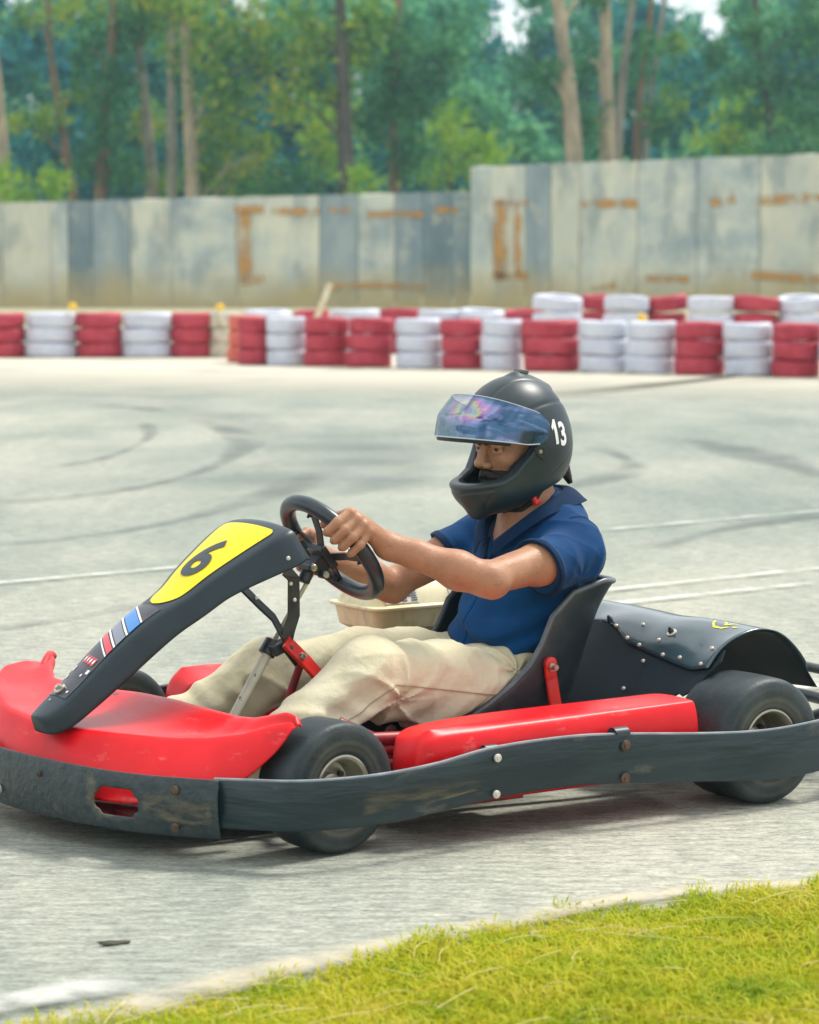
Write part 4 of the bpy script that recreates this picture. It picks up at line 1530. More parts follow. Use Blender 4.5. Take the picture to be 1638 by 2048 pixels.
for st_, pts_e in ((strip, sideL), (stripR, [(x, -y, a, b) for x, y, a, b in sideL])):
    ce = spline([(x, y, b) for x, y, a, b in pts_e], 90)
    MB().tube([(x, y - 0.005 * (1 if y > 0 else -1), z - 0.0005) for x, y, z in ce[2:-1]], 0.0038, 8).build('painted_edge_gloss', MATS.get('painted_edge_gloss') or mat('painted_edge_gloss', (0.16, 0.19, 0.20), 0.28, col2=(0.26, 0.29, 0.29), vscale=14), st_)  # paler tube: gloss highlight along the strip's top edge, put into its colour
RBm = MB()
RBm.tube(spline([(-0.10, 0.32, 0.09), (-0.30, 0.36, 0.13), (-0.44, 0.30, 0.145), (-0.47, 0.0, 0.145), (-0.44, -0.30, 0.145), (-0.30, -0.36, 0.13), (-0.10, -0.32, 0.09)], 40), 0.014, 12)
RBm.tube(spline([(-0.30, 0.36, 0.13), (-0.38, 0.42, 0.175), (-0.46, 0.3, 0.21), (-0.48, 0.0, 0.21), (-0.46, -0.3, 0.21), (-0.38, -0.42, 0.175), (-0.30, -0.36, 0.13)], 30), 0.012, 10)
RBm.build('rear_bumper', BLACKM, kart)
for (x, y, z, m_, r_) in [(0.732, 0.592, 0.172, BOLTW, 0.0085), (0.735, 0.592, 0.098, BOLTW, 0.0085), (0.405, 0.592, 0.165, RUST, 0.012), (0.405, 0.592, 0.096, RUST, 0.012)]:
    b_ = bolt(strip, (x, y, z + 0.006), (0, 1, 0), r_, m_)
MB().tube([(0.42, 0.565, 0.189), (0.385, 0.565, 0.189)], 0.018, 16).tube([(0.745, 0.56, 0.188), (0.715, 0.56, 0.188)], 0.013, 16).build('strip_clamp', BLACKP, strip)

front = []
fl = [(-0.62, 1.14), (-0.56, 1.28), (-0.46, 1.385), (-0.33, 1.452), (-0.14, 1.492), (0.05, 1.472), (0.21, 1.432), (0.32, 1.382), (0.40, 1.325), (0.445, 1.290)]
fl = fl[::-1]
NF = 96
cF = spline([(x, y) for y, x in fl], NF)
# bumper as an explicit plate with a real slot
fb_v, fb_f = [], []
zs = [0.050, 0.060, 0.083, 0.093, 0.108, 0.124, 0.137, 0.155, 0.164, 0.170]
slot = []
for i, (x, y) in enumerate(cF):
    a = Vector(cF[min(i + 1, NF - 1)]) - Vector(cF[max(i - 1, 0)])
    a.normalize()
    nn = Vector((-a.y, a.x))
    if nn.x < 0 and abs(y) < 0.4:
        nn = -nn
    if nn.dot(Vector((x - 0.9, y + 0.06))) < 0:
        nn = -nn
    for z in zs:
        t_ = (z - 0.05) / 0.12
        bow = 0.010 * (1 - (2 * t_ - 1) ** 2) + 0.010 * t_
        drop = 0.0
        fb_v.append((x + nn.x * bow, y + nn.y * bow, z + drop + (0.006 * abs(y - 0.46) if z > 0.15 else 0)))
kz = len(zs)
iy = [p[1] for p in cF]
for i in range(NF - 1):
    ym = (iy[i] + iy[i + 1]) / 2
    for j in range(kz - 1):
        if (0.212 < ym < 0.310 and 3 <= j <= 4) or (0.224 < ym < 0.298 and j in (2, 5)):
            continue
        if -0.42 < ym < -0.31 and 2 <= j <= 5:
            continue
        fb_f.append((i * kz + j, i * kz + j + 1, (i + 1) * kz + j + 1, (i + 1) * kz + j))
fb = obj('front_bumper', fb_v, fb_f, NOSEG, kart)
fix(fb)
solid(fb, 0.007, 0)
subs(fb, 1)


def onbump(y, z):
    i = min(range(NF), key=lambda k: abs(iy[k] - y))
    a = Vector(cF[min(i + 1, NF - 1)]) - Vector(cF[max(i - 1, 0)])
    a.normalize()
    nn = Vector((-a.y, a.x))
    if nn.dot(Vector((cF[i][0] - 0.9, cF[i][1] + 0.06))) < 0:
        nn = -nn
    return Vector((cF[i][0] + nn.x * 0.021, cF[i][1] + nn.y * 0.021, z)), (nn.x, nn.y, 0)


for (y, z, m_, r_) in [(-0.10, 0.088, BOLTW, 0.009), (0.375, 0.146, RUST, 0.009), (0.375, 0.072, RUST, 0.009), (0.05, 0.14, RUST, 0.006)]:
    p, n_ = onbump(y, z)
    bolt(fb, p, n_, r_, m_)
# mud scraped onto the bumper end and the strip beside the front wheel
MUD = fade_mat('scraped_mud', (0.20, 0.17, 0.10), 0.6, 34, (0.35, 0.6, 2.2), 0.42, 0.68)


def scrape(parent, P_, z0, z1):
    v, f, uvs = [], [], []
    n = len(P_)
    for i, (p, nn) in enumerate(P_):
        for k, z in enumerate((z0, (z0 + z1) / 2, z1)):
            v.append((p[0] + nn[0] * 0.0, p[1] + nn[1] * 0.0, z))
            uvs.append((i / (n - 1), k / 2))
    for i in range(n - 1):
        for k in (0, 1):
            q = i * 3 + k
            f.append((q, q + 3, q + 4, q + 1))
    o = obj('mud_scrape', v, f, MUD, parent)
    ul = o.data.uv_layers.new(name='uv')
    for lp in o.data.loops:
        ul.data[lp.index].uv = uvs[lp.vertex_index]


scrape(fb, [(lambda q: (q[0] + Vector(q[1]) * 0.0035, q[1]))(onbump(y, 0)) for y in np.linspace(0.315, 0.440, 10)], 0.068, 0.140)
cst = [q for q in spline([(x, y) for x, y, a, b in sideL], 90) if 0.76 < q[0] < 1.07]
scrape(strip, [((x, y + 0.0085, 0), (0, 1, 0)) for x, y in cst], 0.082, 0.150)
# what shows through the slot: black bumper tube and red bracket
MB().tube(spline([(1.16, 0.34, 0.10), (1.30, 0.30, 0.11), (1.39, 0.15, 0.12), (1.42, -0.06, 0.125), (1.39, -0.27, 0.12), (1.30, -0.42, 0.11), (1.16, -0.46, 0.10)], 40), 0.014, 10).build('bumper_tube', BLACKM, kart)

# ---------------------------------------------------------------- red front fairing: stations across y; profile rear edge - deck - crease - face - foot
fy = [-0.585, -0.565, -0.53, -0.48, -0.40, -0.25, -0.10, 0.05, 0.15, 0.25, 0.32, 0.38, 0.43, 0.462, 0.478]
rear = {-0.585: (1.165, 0.262), -0.565: (1.160, 0.276), -0.53: (1.172, 0.284), -0.48: (1.205, 0.276), -0.40: (1.236, 0.256), -0.25: (1.205, 0.252), -0.10: (1.175, 0.258), 0.05: (1.172, 0.262),
        0.15: (1.160, 0.258), 0.25: (1.138, 0.252), 0.32: (1.136, 0.258), 0.38: (1.132, 0.272), 0.43: (1.128, 0.284), 0.462: (1.126, 0.280), 0.478: (1.130, 0.266)}
crease = {-0.585: (1.180, 0.256), -0.565: (1.20, 0.270), -0.53: (1.245, 0.280), -0.48: (1.315, 0.282), -0.40: (1.385, 0.262), -0.25: (1.425, 0.232), -0.10: (1.425, 0.224), 0.05: (1.402, 0.222),
          0.15: (1.362, 0.222), 0.25: (1.300, 0.222), 0.32: (1.252, 0.228), 0.38: (1.212, 0.240), 0.43: (1.172, 0.260), 0.462: (1.145, 0.270), 0.478: (1.140, 0.262)}


def barx(y):
    i = min(range(NF), key=lambda k: abs(iy[k] - y))
    return cF[i][0]


fv = []
NP = 12
for y in np.interp(np.linspace(0, len(fy) - 1, 57), range(len(fy)), fy):
    def g(d, k):
        return interp(y, fy, [d[q][k] for q in fy])
    r_, c_ = (g(rear, 0), g(rear, 1)), (g(crease, 0), g(crease, 1))
    e = min(1.0, (0.478 - y) / 0.10, (y + 0.585) / 0.12)
    e = max(e, 0.0) ** 0.5
    bx_ = min(barx(y) - 0.012, c_[0] + 0.10)
    foot = (c_[0] + (bx_ - c_[0]) * e + 0.005, c_[1] + (0.10 - c_[1]) * e)
    sag = 0.016 * e
    yb = y - 0.0 if e >= 1 else y
    prof = [(r_[0] - 0.004, r_[1] - 0.022 * e - 0.004), (r_[0] - 0.003, r_[1] - 0.004), r_, (r_[0] + 0.008, r_[1] + 0.001)]
    for q in (0.30, 0.60, 0.85):
        prof.append((r_[0] + (c_[0] - r_[0]) * q, r_[1] + (c_[1] - r_[1]) * q - sag * math.sin(PI * q)))
    prof.append((c_[0] - 0.004, c_[1] + 0.001))
    prof.append((c_[0] + 0.004, c_[1] - 0.003))
    for q in (0.25, 0.6, 1.0):
        prof.append((c_[0] + (foot[0] - c_[0]) * (q + 0.10 * math.sin(PI * q)), c_[1] + (foot[1] - c_[1]) * q))
    fv += [(px_, y, pz_) for px_, pz_ in prof]
ff = [(i * NP + j, i * NP + j + 1, (i + 1) * NP + j + 1, (i + 1) * NP + j) for i in range(56) for j in range(NP - 1)]
fa = obj('front_fairing', fv, ff, RED, kart)
fix(fa)
solid(fa, 0.005, 0)
subs(fa, 1)
# far corner lip (short rolled edge)
MB().tube(spline([(1.225, -0.485, 0.262), (1.190, -0.525, 0.283), (1.165, -0.56, 0.286), (1.15, -0.575, 0.278)], 10), 0.009, 10).build('fairing_lip', RED, fa)

# ---------------------------------------------------------------- number panel (nassau)
# top face centre line (t 0 = foot, 1 = head) and half width
pt = [(1.475, 0.247), (1.452, 0.258), (1.392, 0.306), (1.322, 0.368), (1.25, 0.424), (1.20, 0.454), (1.15, 0.480), (1.10, 0.518), (1.04, 0.558), (0.985, 0.592), (0.952, 0.609), (0.938, 0.614)]
pw = [0.024, 0.043, 0.050, 0.051, 0.054, 0.060, 0.074, 0.093, 0.114, 0.130, 0.132, 0.128]
pd_ = [0.026, 0.036, 0.042, 0.050, 0.050, 0.044, 0.037, 0.038, 0.048, 0.058, 0.060, 0.058]
dd = np.r_[0, np.cumsum([math.dist(pt[i], pt[i + 1]) for i in range(len(pt) - 1)])]
dd /= dd[-1]
pts_ = spline([(a, b, c, d_) for (a, b), c, d_ in zip(pt, pw, pd_)], 60)
dq = np.r_[0, np.cumsum([math.dist(pts_[i][:2], pts_[i + 1][:2]) for i in range(59)])]
dq /= dq[-1]


def pan(t, s, off=0.0):
    """point on the panel: t along, s -1..1 across the top face; |s|>1 runs down the flange"""
    x = interp(t, dq, [p[0] for p in pts_])
    z = interp(t, dq, [p[1] for p in pts_])
    w = interp(t, dq, [p[2] for p in pts_])
    d_ = interp(t, dq, [p[3] for p in pts_])
    x2 = interp(min(t + 0.01, 1), dq, [p[0] for p in pts_]) - interp(max(t - 0.01, 0), dq, [p[0] for p in pts_])
    z2 = interp(min(t + 0.01, 1), dq, [p[1] for p in pts_]) - interp(max(t - 0.01, 0), dq, [p[1] for p in pts_])
    l = math.hypot(x2, z2)
    nx, nz_ = z2 / l, -x2 / l          # outward (forward-up) normal
    crown = 0.012 * (1 - min(abs(s), 1) ** 2) * (w / 0.14)
    if abs(s) <= 1:
        return (x + nx * (crown + off), s * (w - 0.008), z + nz_ * (crown + off))
    q = abs(s) - 1                     # 0..1 down the flange
    sg = 1 if s > 0 else -1
    rr_ = 0.008 * math.sin(min(q * 6, 1) * PI / 2)
    dn = d_ * max(0, (q - 0.06)) / 0.94 + 0.008 * (1 - math.cos(min(q * 6, 1) * PI / 2))
    return (x - nx * dn, sg * (w - 0.008 + rr_ + (0.008 + 0.022 * t) * q), z - nz_ * dn)


ss = [-2, -1.6, -1.3, -1.15, -1.08, -1, -0.8, -0.5, -0.2, 0.2, 0.5, 0.8, 1, 1.08, 1.15, 1.3, 1.6, 2]
v, f = [], []
TT = list(np.linspace(0, 1, 64))
for t in TT:
    for s in ss:
        v.append(pan(t, s))
n2 = len(ss)
for i in range(len(TT) - 1):
    for j in range(n2 - 1):
        f.append((i * n2 + j, i * n2 + j + 1, (i + 1) * n2 + j + 1, (i + 1) * n2 + j))
# rolled head of the panel, turning down towards the wheel
for (bx, bz) in ((-0.006, -0.001), (-0.010, -0.008), (-0.011, -0.030)):
    for s in ss:
        p = pan(1.0, s)
        zt = p[2] + bz if abs(s) <= 1.1 else p[2] + bz * max(0.0, 1 - (abs(s) - 1))
        v.append((p[0] + bx, p[1], zt))
for i in range(len(TT) - 1, len(TT) + 2):
    for j in range(n2 - 1):
        f.append((i * n2 + j, i * n2 + j + 1, (i + 1) * n2 + j + 1, (i + 1) * n2 + j))
# closed foot
for j in range(n2 // 2 - 1):
    f.append((j, j + 1, n2 - 2 - j, n2 - 1 - j))
panel = obj('number_panel', v, f, BLACKP, kart)
fix(panel)
solid(panel, 0.004, 0)
subs(panel, 1)


def decal(name, t0, t1, s0, s1, m, off=0.0035, nu=24, nv=16, mask=None, parent=panel):
    """patch on the panel; s0/s1 may be functions of t"""
    vv, ff_ = [], []
    for i in range(nu + 1):
        t = t0 + (t1 - t0) * i / nu
        a = s0(t) if callable(s0) else s0
        b = s1(t) if callable(s1) else s1
        for j in range(nv + 1):
            vv.append(pan(t, a + (b - a) * j / nv, off))
    for i in range(nu):
        for j in range(nv):
            ff_.append((i * (nv + 1) + j, i * (nv + 1) + j + 1, (i + 1) * (nv + 1) + j + 1, (i + 1) * (nv + 1) + j))
    return obj(name, vv, ff_, m, parent)


TY0, TY1 = 0.535, 0.965


def yw(t):
    q = (t - TY0) / (TY1 - TY0)
    a = math.sqrt(max(0.0, 1 - (1 - min(1, q / 0.16)) ** 2)) * (0.80 + 0.10 * q)
    b = (max(0.0, 1 - max(0, (q - 0.93) / 0.07) ** 2)) ** 0.5 * 0.12 + 0.88
    return a * b * 0.95


ye = decal('number_sticker', TY0, TY1, lambda t: -yw(t), lambda t: yw(t), YELLOW, nu=50)
a6, f6 = text_geo('6', 0.03)
a6 = a6 / (a6[:, 1].max() - a6[:, 1].min())
v6 = []
for x_, y_, _z in a6:
    t = 0.775 + y_ * 0.185
    w_ = interp(t, dq, [p[2] for p in pts_]) - 0.008
    v6.append(pan(t, (x_ * 0.135 - 0.006) / w_, 0.0052))
n6 = obj('number_six', v6, f6, INK, panel)
# dark lower sticker with slanted stripes
decal('lower_sticker', 0.10, 0.525, -0.90, 0.90, DECAL, 0.0032, 40)
for (t0, t1, m_) in [(0.475, 0.482, WHITE), (0.425, 0.472, DBLUE), (0.412, 0.420, WHITE), (0.368, 0.408, DGREY), (0.355, 0.363, WHITE), (0.325, 0.350, DRED), (0.314, 0.320, WHITE)]:
    vv, ff_ = [], []
    for j in range(13):
        s_ = -0.9 + 1.8 * j / 12
        for t in (t0, t1):
            vv.append(pan(t - 0.034 * s_, s_, 0.0045))
    for j in range(12):
        ff_.append((2 * j, 2 * j + 1, 2 * j + 3, 2 * j + 2))
    obj('stripe', vv, ff_, m_, panel)
MB_ = []
for (s0_, t0_, s1_, t1_) in [(-0.5, 0.245, -0.25, 0.275), (-0.2, 0.243, 0.05, 0.273), (0.1, 0.240, 0.35, 0.270), (0.4, 0.238, 0.65, 0.268)]:
    q = decal('faded_letter', t0_, t1_, s0_, s1_, DRED, 0.0046, 4, 4)
    decal('faded_letter', t0_ + 0.008, t1_ - 0.008, s0_ + 0.06, s1_ - 0.06, WHITE, 0.0052, 3, 3)
for (s_, t_, ds, dt) in [(-0.72, 0.205, 0.10, 0.022), (-0.75, 0.17, 0.09, 0.018), (0.62, 0.205, 0.2, 0.016), (0.40, 0.19, 0.10, 0.010), (-0.70, 0.13, 0.08, 0.010), (0.55, 0.12, 0.12, 0.008), (-0.2, 0.075, 0.1, 0.006)]:
    decal('scuff', t_, t_ + dt, s_, s_ + ds, WHITE, 0.0048, 3, 3)
p0 = Vector(pan(0.125, -0.15, 0.003))
bolt(panel, p0, (0.6, 0, 0.8), 0.014, STEEL, 'bolt', 0.012)
p0 = Vector(pan(0.93, 1.62))
bolt(panel, p0 + Vector((0, 0.003, 0)), (0, 1, 0.1), 0.0045, BOLTW, 'rivet', 0.004)
for (t_, s_) in [(0.93, 0.80), (0.90, 0.78), (0.86, 0.62), (0.93, -0.15), (0.62, 0.2)]:
    decal('rivet', t_, t_ + 0.004, s_, s_ + 0.02, INK, 0.005, 2, 2)


def flatbar(name, pts, w, th, m, parent, n=14, side=(0, 1, 0)):
    """flat strap of width w following pts, its broad face turned to `side`"""
    P_ = [Vector(p) for p in pts]
    side = Vector(side)
    v_, f_ = [], []
    for i, p in enumerate(P_):
        t = (P_[min(i + 1, len(P_) - 1)] - P_[max(i - 1, 0)]).normalized()
        a = t.cross(side).normalized() * w / 2
        b_ = side.normalized() * th / 2
        v_ += [p + a + b_, p - a + b_, p - a - b_, p + a - b_]
    for i in range(len(P_) - 1):
        for j in range(4):
            l = (j + 1) % 4
            f_.append((i * 4 + j, i * 4 + l, i * 4 + 4 + l, i * 4 + 4 + j))
    f_.append((0, 1, 2, 3))
    k = 4 * (len(P_) - 1)
    f_.append((k + 3, k + 2, k + 1, k))
    o = obj(name, v_, f_, m, parent, False)
    fix(o)
    b = o.modifiers.new('bevel', 'BEVEL')
    b.width = min(0.0015, th * 0.4)
    b.segments = 2
    return o


# supports
sp = flatbar('panel_support', [(0.905, 0.05, 0.520), (0.885, 0.05, 0.500), (0.882, 0.045, 0.420), (0.892, 0.04, 0.385), (0.893, 0.035, 0.352), (0.862, 0.035, 0.315)], 0.027, 0.006, BLACKM, kart, side=(0.25, 0.9, 0.3))
sp2 = flatbar('panel_support', [(1.01, 0.02, 0.500), (0.955, 0.02, 0.448), (0.918, 0.02, 0.415), (0.905, 0.03, 0.385), (0.885, 0.035, 0.352), (0.852, 0.035, 0.318)], 0.028, 0.006, BLACKM, kart, side=(-0.5, 0.7, 0.5))
for o_, pts in ((sp, [(0.886, 0.056, 0.455), (0.893, 0.052, 0.49)]), (sp2, [(0.963, 0.026, 0.462)])):
    for p in pts:
        bolt(o_, p, (0, 1, 0.2), 0.0042, BOLTW, 'bolt_hole', 0.003)
MB().tube([(1.06, 0.0, 0.12), (0.984, 0, 0.239), (0.915, 0, 0.345), (0.912, 0, 0.350)], 0.0115, 16).build('steering_column', CREAMP, kart)
MB().tube([(0.912, 0, 0.350), (0.862, 0.0, 0.424), (0.800, 0, 0.512)], 0.0052, 10).build('column_shaft', mat('pale_shaft', (0.62, 0.60, 0.40), 0.4, col2=(0.42, 0.40, 0.28), vscale=30), kart)
MB().tube([(0.925, 0, 0.333), (0.905, 0, 0.361)], 0.019, 14).box((0.905, 0.022, 0.350), (0.042, 0.03, 0.024), Matrix.Rotation(R(20), 3, 'Y')).build('column_clamp', BLACKM, kart, bevel=0.002)
st = flatbar('column_strut', [(0.902, 0.045, 0.366), (0.895, 0.045, 0.358), (0.850, 0.048, 0.314), (0.802, 0.050, 0.262), (0.770, 0.055, 0.20), (0.755, 0.06, 0.12)], 0.036, 0.009, REDP, kart, side=(-0.35, 0.8, 0.35))
bolt(st, (0.868, 0.053, 0.330), (-0.2, 0.8, 0.3), 0.0085, STEEL, 'bolt', 0.016)
bolt(st, (0.893, 0.052, 0.352), (-0.2, 0.8, 0.3), 0.006, INK, 'bolt_hole', 0.0015)
MB().tube([(0.92, -0.06, 0.10), (0.86, -0.02, 0.22), (0.85, 0.02, 0.31)], 0.009, 10).build('column_brace', REDD, kart)

# ---------------------------------------------------------------- steering wheel
wc = Vector((0.757, 0, 0.555))
wa = Vector((math.sin(R(38)), 0, math.cos(R(38))))
wb = Vector((0, 1, 0))
wnrm = Vector((-math.cos(R(38)), 0, math.sin(R(38))))


def rim(ph, rr=0.130, off=0.0):
    ph = R(ph)
    return wc + (wa * math.cos(ph) + wb * math.sin(ph)) * rr + wnrm * off


sw = MB()
sw.tube([rim(a) for a in np.linspace(0, 360, 73)[:-1]], 0.0175, 16, False, True)
swo = sw.build('steering_wheel', mat('wheel_grip', (0.016, 0.026, 0.033), 0.33, spec=0.5, col2=(0.026, 0.038, 0.046), vscale=9, bump=0.06, bscale=60), kart)
hub = wc - wnrm * 0.030
spk = MB()
for ph in (15, 100, 215, 290):
    e = rim(ph, 0.116)
    d = (e - hub)
    sd = d.cross(wnrm).normalized()
    w_ = 0.010
    a, b = hub + d.normalized() * 0.012, e
    mid_ = a + (b - a) * 0.45 + wnrm * 0.006
    for p_, q_ in ((a, mid_), (mid_, b)):
        k = len(spk.v)
        for p in (p_, q_):
            for s in (-1, 1):
                for h in (-1, 1):
                    spk.v.append(tuple(p + sd * w_ * s + wnrm * 0.0022 * h))
        spk.f += [(k, k + 1, k + 3, k + 2), (k + 4, k + 6, k + 7, k + 5), (k, k + 4, k + 5, k + 1), (k + 2, k + 3, k + 7, k + 6), (k, k + 2, k + 6, k + 4), (k + 1, k + 5, k + 7, k + 3)]
spk.build('spokes', BLACKM, swo, False)
for ph in (15, 100, 215, 290):
    bolt(swo, rim(ph, 0.110, -0.006), tuple(-wnrm), 0.006, INK, 'spoke_bolt', 0.012)
hb = MB()
qh = wnrm.to_track_quat('Z', 'Y').to_matrix()
hb.box(hub, (0.055, 0.058, 0.020), qh)
hb.box(hub - wnrm * 0.020 + Vector((0.0, 0.0, -0.004)), (0.044, 0.036, 0.034), qh)
k0 = hub - wnrm * 0.038
hb.tube([k0 + Vector((0.012, -0.020, 0.004)), k0 + Vector((0.012, 0.030, 0.004))], 0.0105, 14)
hb.tube([k0 + Vector((-0.016, 0.012, -0.012)), k0 + Vector((-0.016, 0.036, -0.012))], 0.0095, 14)
hb.tube([k0 + Vector((0.006, 0.0, 0.0)), k0 + Vector((0.020, 0.0, -0.030))], 0.014, 14)
hb.build('hub_block', BLACKM, swo, bevel=0.003)
bolt(swo, k0 + Vector((0.012, 0.031, 0.004)), (0.1, 1, 0), 0.0085, STEEL, 'hub_bolt', 0.007)
bolt(swo, k0 + Vector((-0.016, 0.037, -0.012)), (0.1, 1, 0), 0.0075, STEEL, 'hub_bolt', 0.005)

# ---------------------------------------------------------------- seat
sc_ = [(0.600, 0.075), (0.52, 0.055), (0.40, 0.050), (0.28, 0.065), (0.205, 0.115), (0.165, 0.20), (0.135, 0.29), (0.105, 0.38), (0.080, 0.455)]
se = [(0.595, 0.165), (0.555, 0.178), (0.485, 0.212), (0.42, 0.250), (0.370, 0.290), (0.338, 0.335), (0.310, 0.392), (0.250, 0.443), (0.165, 0.464)]


def seatpt(t, s):
    cx, cz = interp(t, np.linspace(0, 1, 9), [p[0] for p in SCS]), interp(t, np.linspace(0, 1, 9), [p[1] for p in SCS])
    ex_, ez = interp(t, np.linspace(0, 1, 9), [p[0] for p in SES]), interp(t, np.linspace(0, 1, 9), [p[1] for p in SES])
    k = abs(s)
    th = k * PI / 2
    y = math.sin(th) ** 0.85 * (0.207 - 0.004 * t) * (1 if s >= 0 else -1)
    b = (1 - math.cos(th)) ** 1.05
    return (cx + (ex_ - cx) * b, y, cz + (ez - cz) * b)


SCS, SES = sc_, se
nt_, ns_ = 40, 33
v, f = grid(lambda a, b: seatpt(a, b * 2 - 1), nt_, ns_)
seat = obj('seat', v, f, SEATM, kart)
fix(seat)
solid(seat, 0.006, 0)
subs(seat, 1)
loop = [seatpt(t, -1) for t in np.linspace(0.02, 1, 40)] + [seatpt(1, s) for s in np.linspace(-0.95, 0.95, 24)] + [seatpt(t, 1) for t in np.linspace(1, 0.02, 40)]
MB().tube(loop, 0.0065, 10).build('seat_edge', mat('seat_bead', (0.07, 0.095, 0.105), 0.35, col2=(0.11, 0.13, 0.135), vscale=20), seat)
brk = flatbar('seat_bracket', [(0.322, 0.212, 0.298), (0.320, 0.213, 0.262), (0.318, 0.213, 0.255), (0.312, 0.218, 0.205), (0.300, 0.228, 0.15), (0.295, 0.235, 0.08)], 0.030, 0.010, REDP, kart, side=(0.1, 1, 0.05))
brk.modifiers['bevel'].width = 0.004
MB().lathe([(-0.005, 0.0), (-0.005, 0.0155), (0.0045, 0.0155), (0.0055, 0.013), (0.0055, 0.0)], 20, 'y', (0.322, 0.2135, 0.290)).build('bracket_eye', REDP, brk)
MB().tube([(0.321, 0.215, 0.284), (0.321, 0.236, 0.284)], 0.0065, 8).lathe([(0.0, 0), (0.0, 0.0105), (0.004, 0.0105), (0.004, 0)], 6, 'y', (0.321, 0.219, 0.284)).build('bracket_bolt', STEEL, brk)

# ---------------------------------------------------------------- red side pods


def pod(s):
    xs = [0.892, 0.886, 0.872, 0.848, 0.79, 0.65, 0.45, 0.28, 0.180, 0.168]
    rows_ = []
    for x in xs:
        q = (x - 0.168) / 0.757
        fw = max(0.0, (x - 0.62) / 0.305)
        # cross-section (y, z) from the foot outside, over the top, to the inside
        e = 1.0
        if x > 0.84:
            e = math.sqrt(max(0.02, 1 - ((x - 0.84) / 0.053) ** 2))
        zt = 0.243
        zt_o = 0.226 + 0.012 * (1 - q)
        cy = 0.43
        sec = [(0.40, 0.068), (0.500, 0.072), (0.538, 0.110), (0.548, 0.17), (0.540, 0.215), (0.528, zt_o), (0.50, zt - 0.004), (0.42, zt - 0.002 - 0.016 * q), (0.345, zt - 0.018), (0.325, 0.20), (0.325, 0.11), (0.34, 0.075)]
        r_ = []
        for (y, z) in sec:
            y = 0.548 - (0.548 - y) * (1 - 0.50 * fw ** 1.5)
            r_.append((x, s * (0.49 + (y - 0.49) * (0.40 + 0.60 * e)), 0.15 + (z - 0.15) * e))
        rows_.append(r_)
    k = 12
    v = [p for r_ in rows_ for p in r_]
    f = [(i * k + j, i * k + (j + 1) % k, (i + 1) * k + (j + 1) % k, (i + 1) * k + j) for i in range(len(xs) - 1) for j in range(k)]
    f.append(tuple(range(k)))
    f.append(tuple((len(xs) - 1) * k + j for j in range(k)))
    o = obj('side_pod', v, f, RED, kart)
    fix(o)
    b = o.modifiers.new('bevel', 'BEVEL')
    b.width = 0.006
    b.segments = 2
    b.limit_method = 'ANGLE'
    b.angle_limit = R(38)
    subs(o, 2)
    return o


podL = pod(1)
podR = pod(-1)

# ---------------------------------------------------------------- rear guard over the engine and axle
# profile across x at the near end: foot of the front face, shoulder, crown, tail
gp = [(0.090, 0.228), (0.045, 0.285), (0.010, 0.323), (-0.035, 0.347), (-0.090, 0.357), (-0.150, 0.342), (-0.205, 0.300), (-0.245, 0.250), (-0.272, 0.215)]


def guardpt(t, s, off=0.0):
    """t 0..1 front to tail, s 0 far .. 1 near"""
    P_ = gp
    q = t * 8
    x = interp(q, range(9), [p[0] for p in P_])
    z = interp(q, range(9), [p[1] for p in P_])
    y = -0.30 + 0.735 * s
    lift = (1 - s) * 0.012
    dent = 0.004 * math.sin(y * 31 + 1) * math.exp(-((q - 2) ** 2) / 3) + 0.003 * math.sin(y * 17 + x * 40)
    tl = 1
    nx, nz_ = (0.75, 0.65) if q < 2.2 else ((0.2, 1) if q < 4.5 else (-0.7, 0.7))
    l = math.hypot(nx, nz_)
    # the near tail corner is cut back to a rounded point
    return (x + nx / l * (off + dent) , y, z + lift + nz_ / l * (off + dent))


gsx = [(p[0], p[1]) for p in spline([(a, b) for a, b in gp], 41)]
gq = np.linspace(0, 8, 41)


def gsurf(q, y, off=0.0):
    x = interp(q, gq, [p[0] for p in gsx])
    z = interp(q, gq, [p[1] for p in gsx])
    x2 = interp(min(q + 0.2, 8), gq, [p[0] for p in gsx]) - interp(max(q - 0.2, 0), gq, [p[0] for p in gsx])
    z2 = interp(min(q + 0.2, 8), gq, [p[1] for p in gsx]) - interp(max(q - 0.2, 0), gq, [p[1] for p in gsx])
    l = math.hypot(x2, z2)
    nx, nz_ = z2 / l, -x2 / l
    if nz_ < 0 and q < 5:
        nx, nz_ = -nx, -nz_
    dent = 0.0035 * math.sin(y * 27 + 1) * math.exp(-((q - 2.2) ** 2) / 2.0) + 0.002 * math.sin(y * 15 + x * 30)
    lift = (0.43 - y) * (0.004 - 0.07 * max(0.0, q - 5.5) / 2.5)
    return (x + nx * (off + dent), y, z + nz_ * (off + dent) + lift)


# glossy top sheet: front edge is wavy, from q~1.1 near to q~2.2 far
def front_q(y):
    return interp(y, [-0.30, 0.0, 0.06, 0.12, 0.20, 0.30, 0.38, 0.43], [2.4, 2.35, 2.1, 1.55, 1.35, 1.12, 0.95, 1.15])


v, f = grid(lambda a, b: gsurf(front_q(-0.30 + 0.735 * b) + (8 - front_q(-0.30 + 0.735 * b)) * a * (1 - 0.04 * max(0, b - 0.9) * 10), -0.30 + 0.735 * b - 0.03 * max(0, a - 0.85) / 0.15 * (b > 0.97), 0.005), 46, 50)
gtop = obj('rear_guard', v, f, GUARD, kart)
fix(gtop)
solid(gtop, 0.003, 0)
v, f = grid(lambda a, b: gsurf(2.7 + 5.25 * a, -0.29 + 0.72 * b, 0.0005), 40, 40)
solid(obj('guard_shade_sheet', v, f, PLATE, gtop), 0.002, 0)  # dark sheet added inside the arch to stand for the shade there
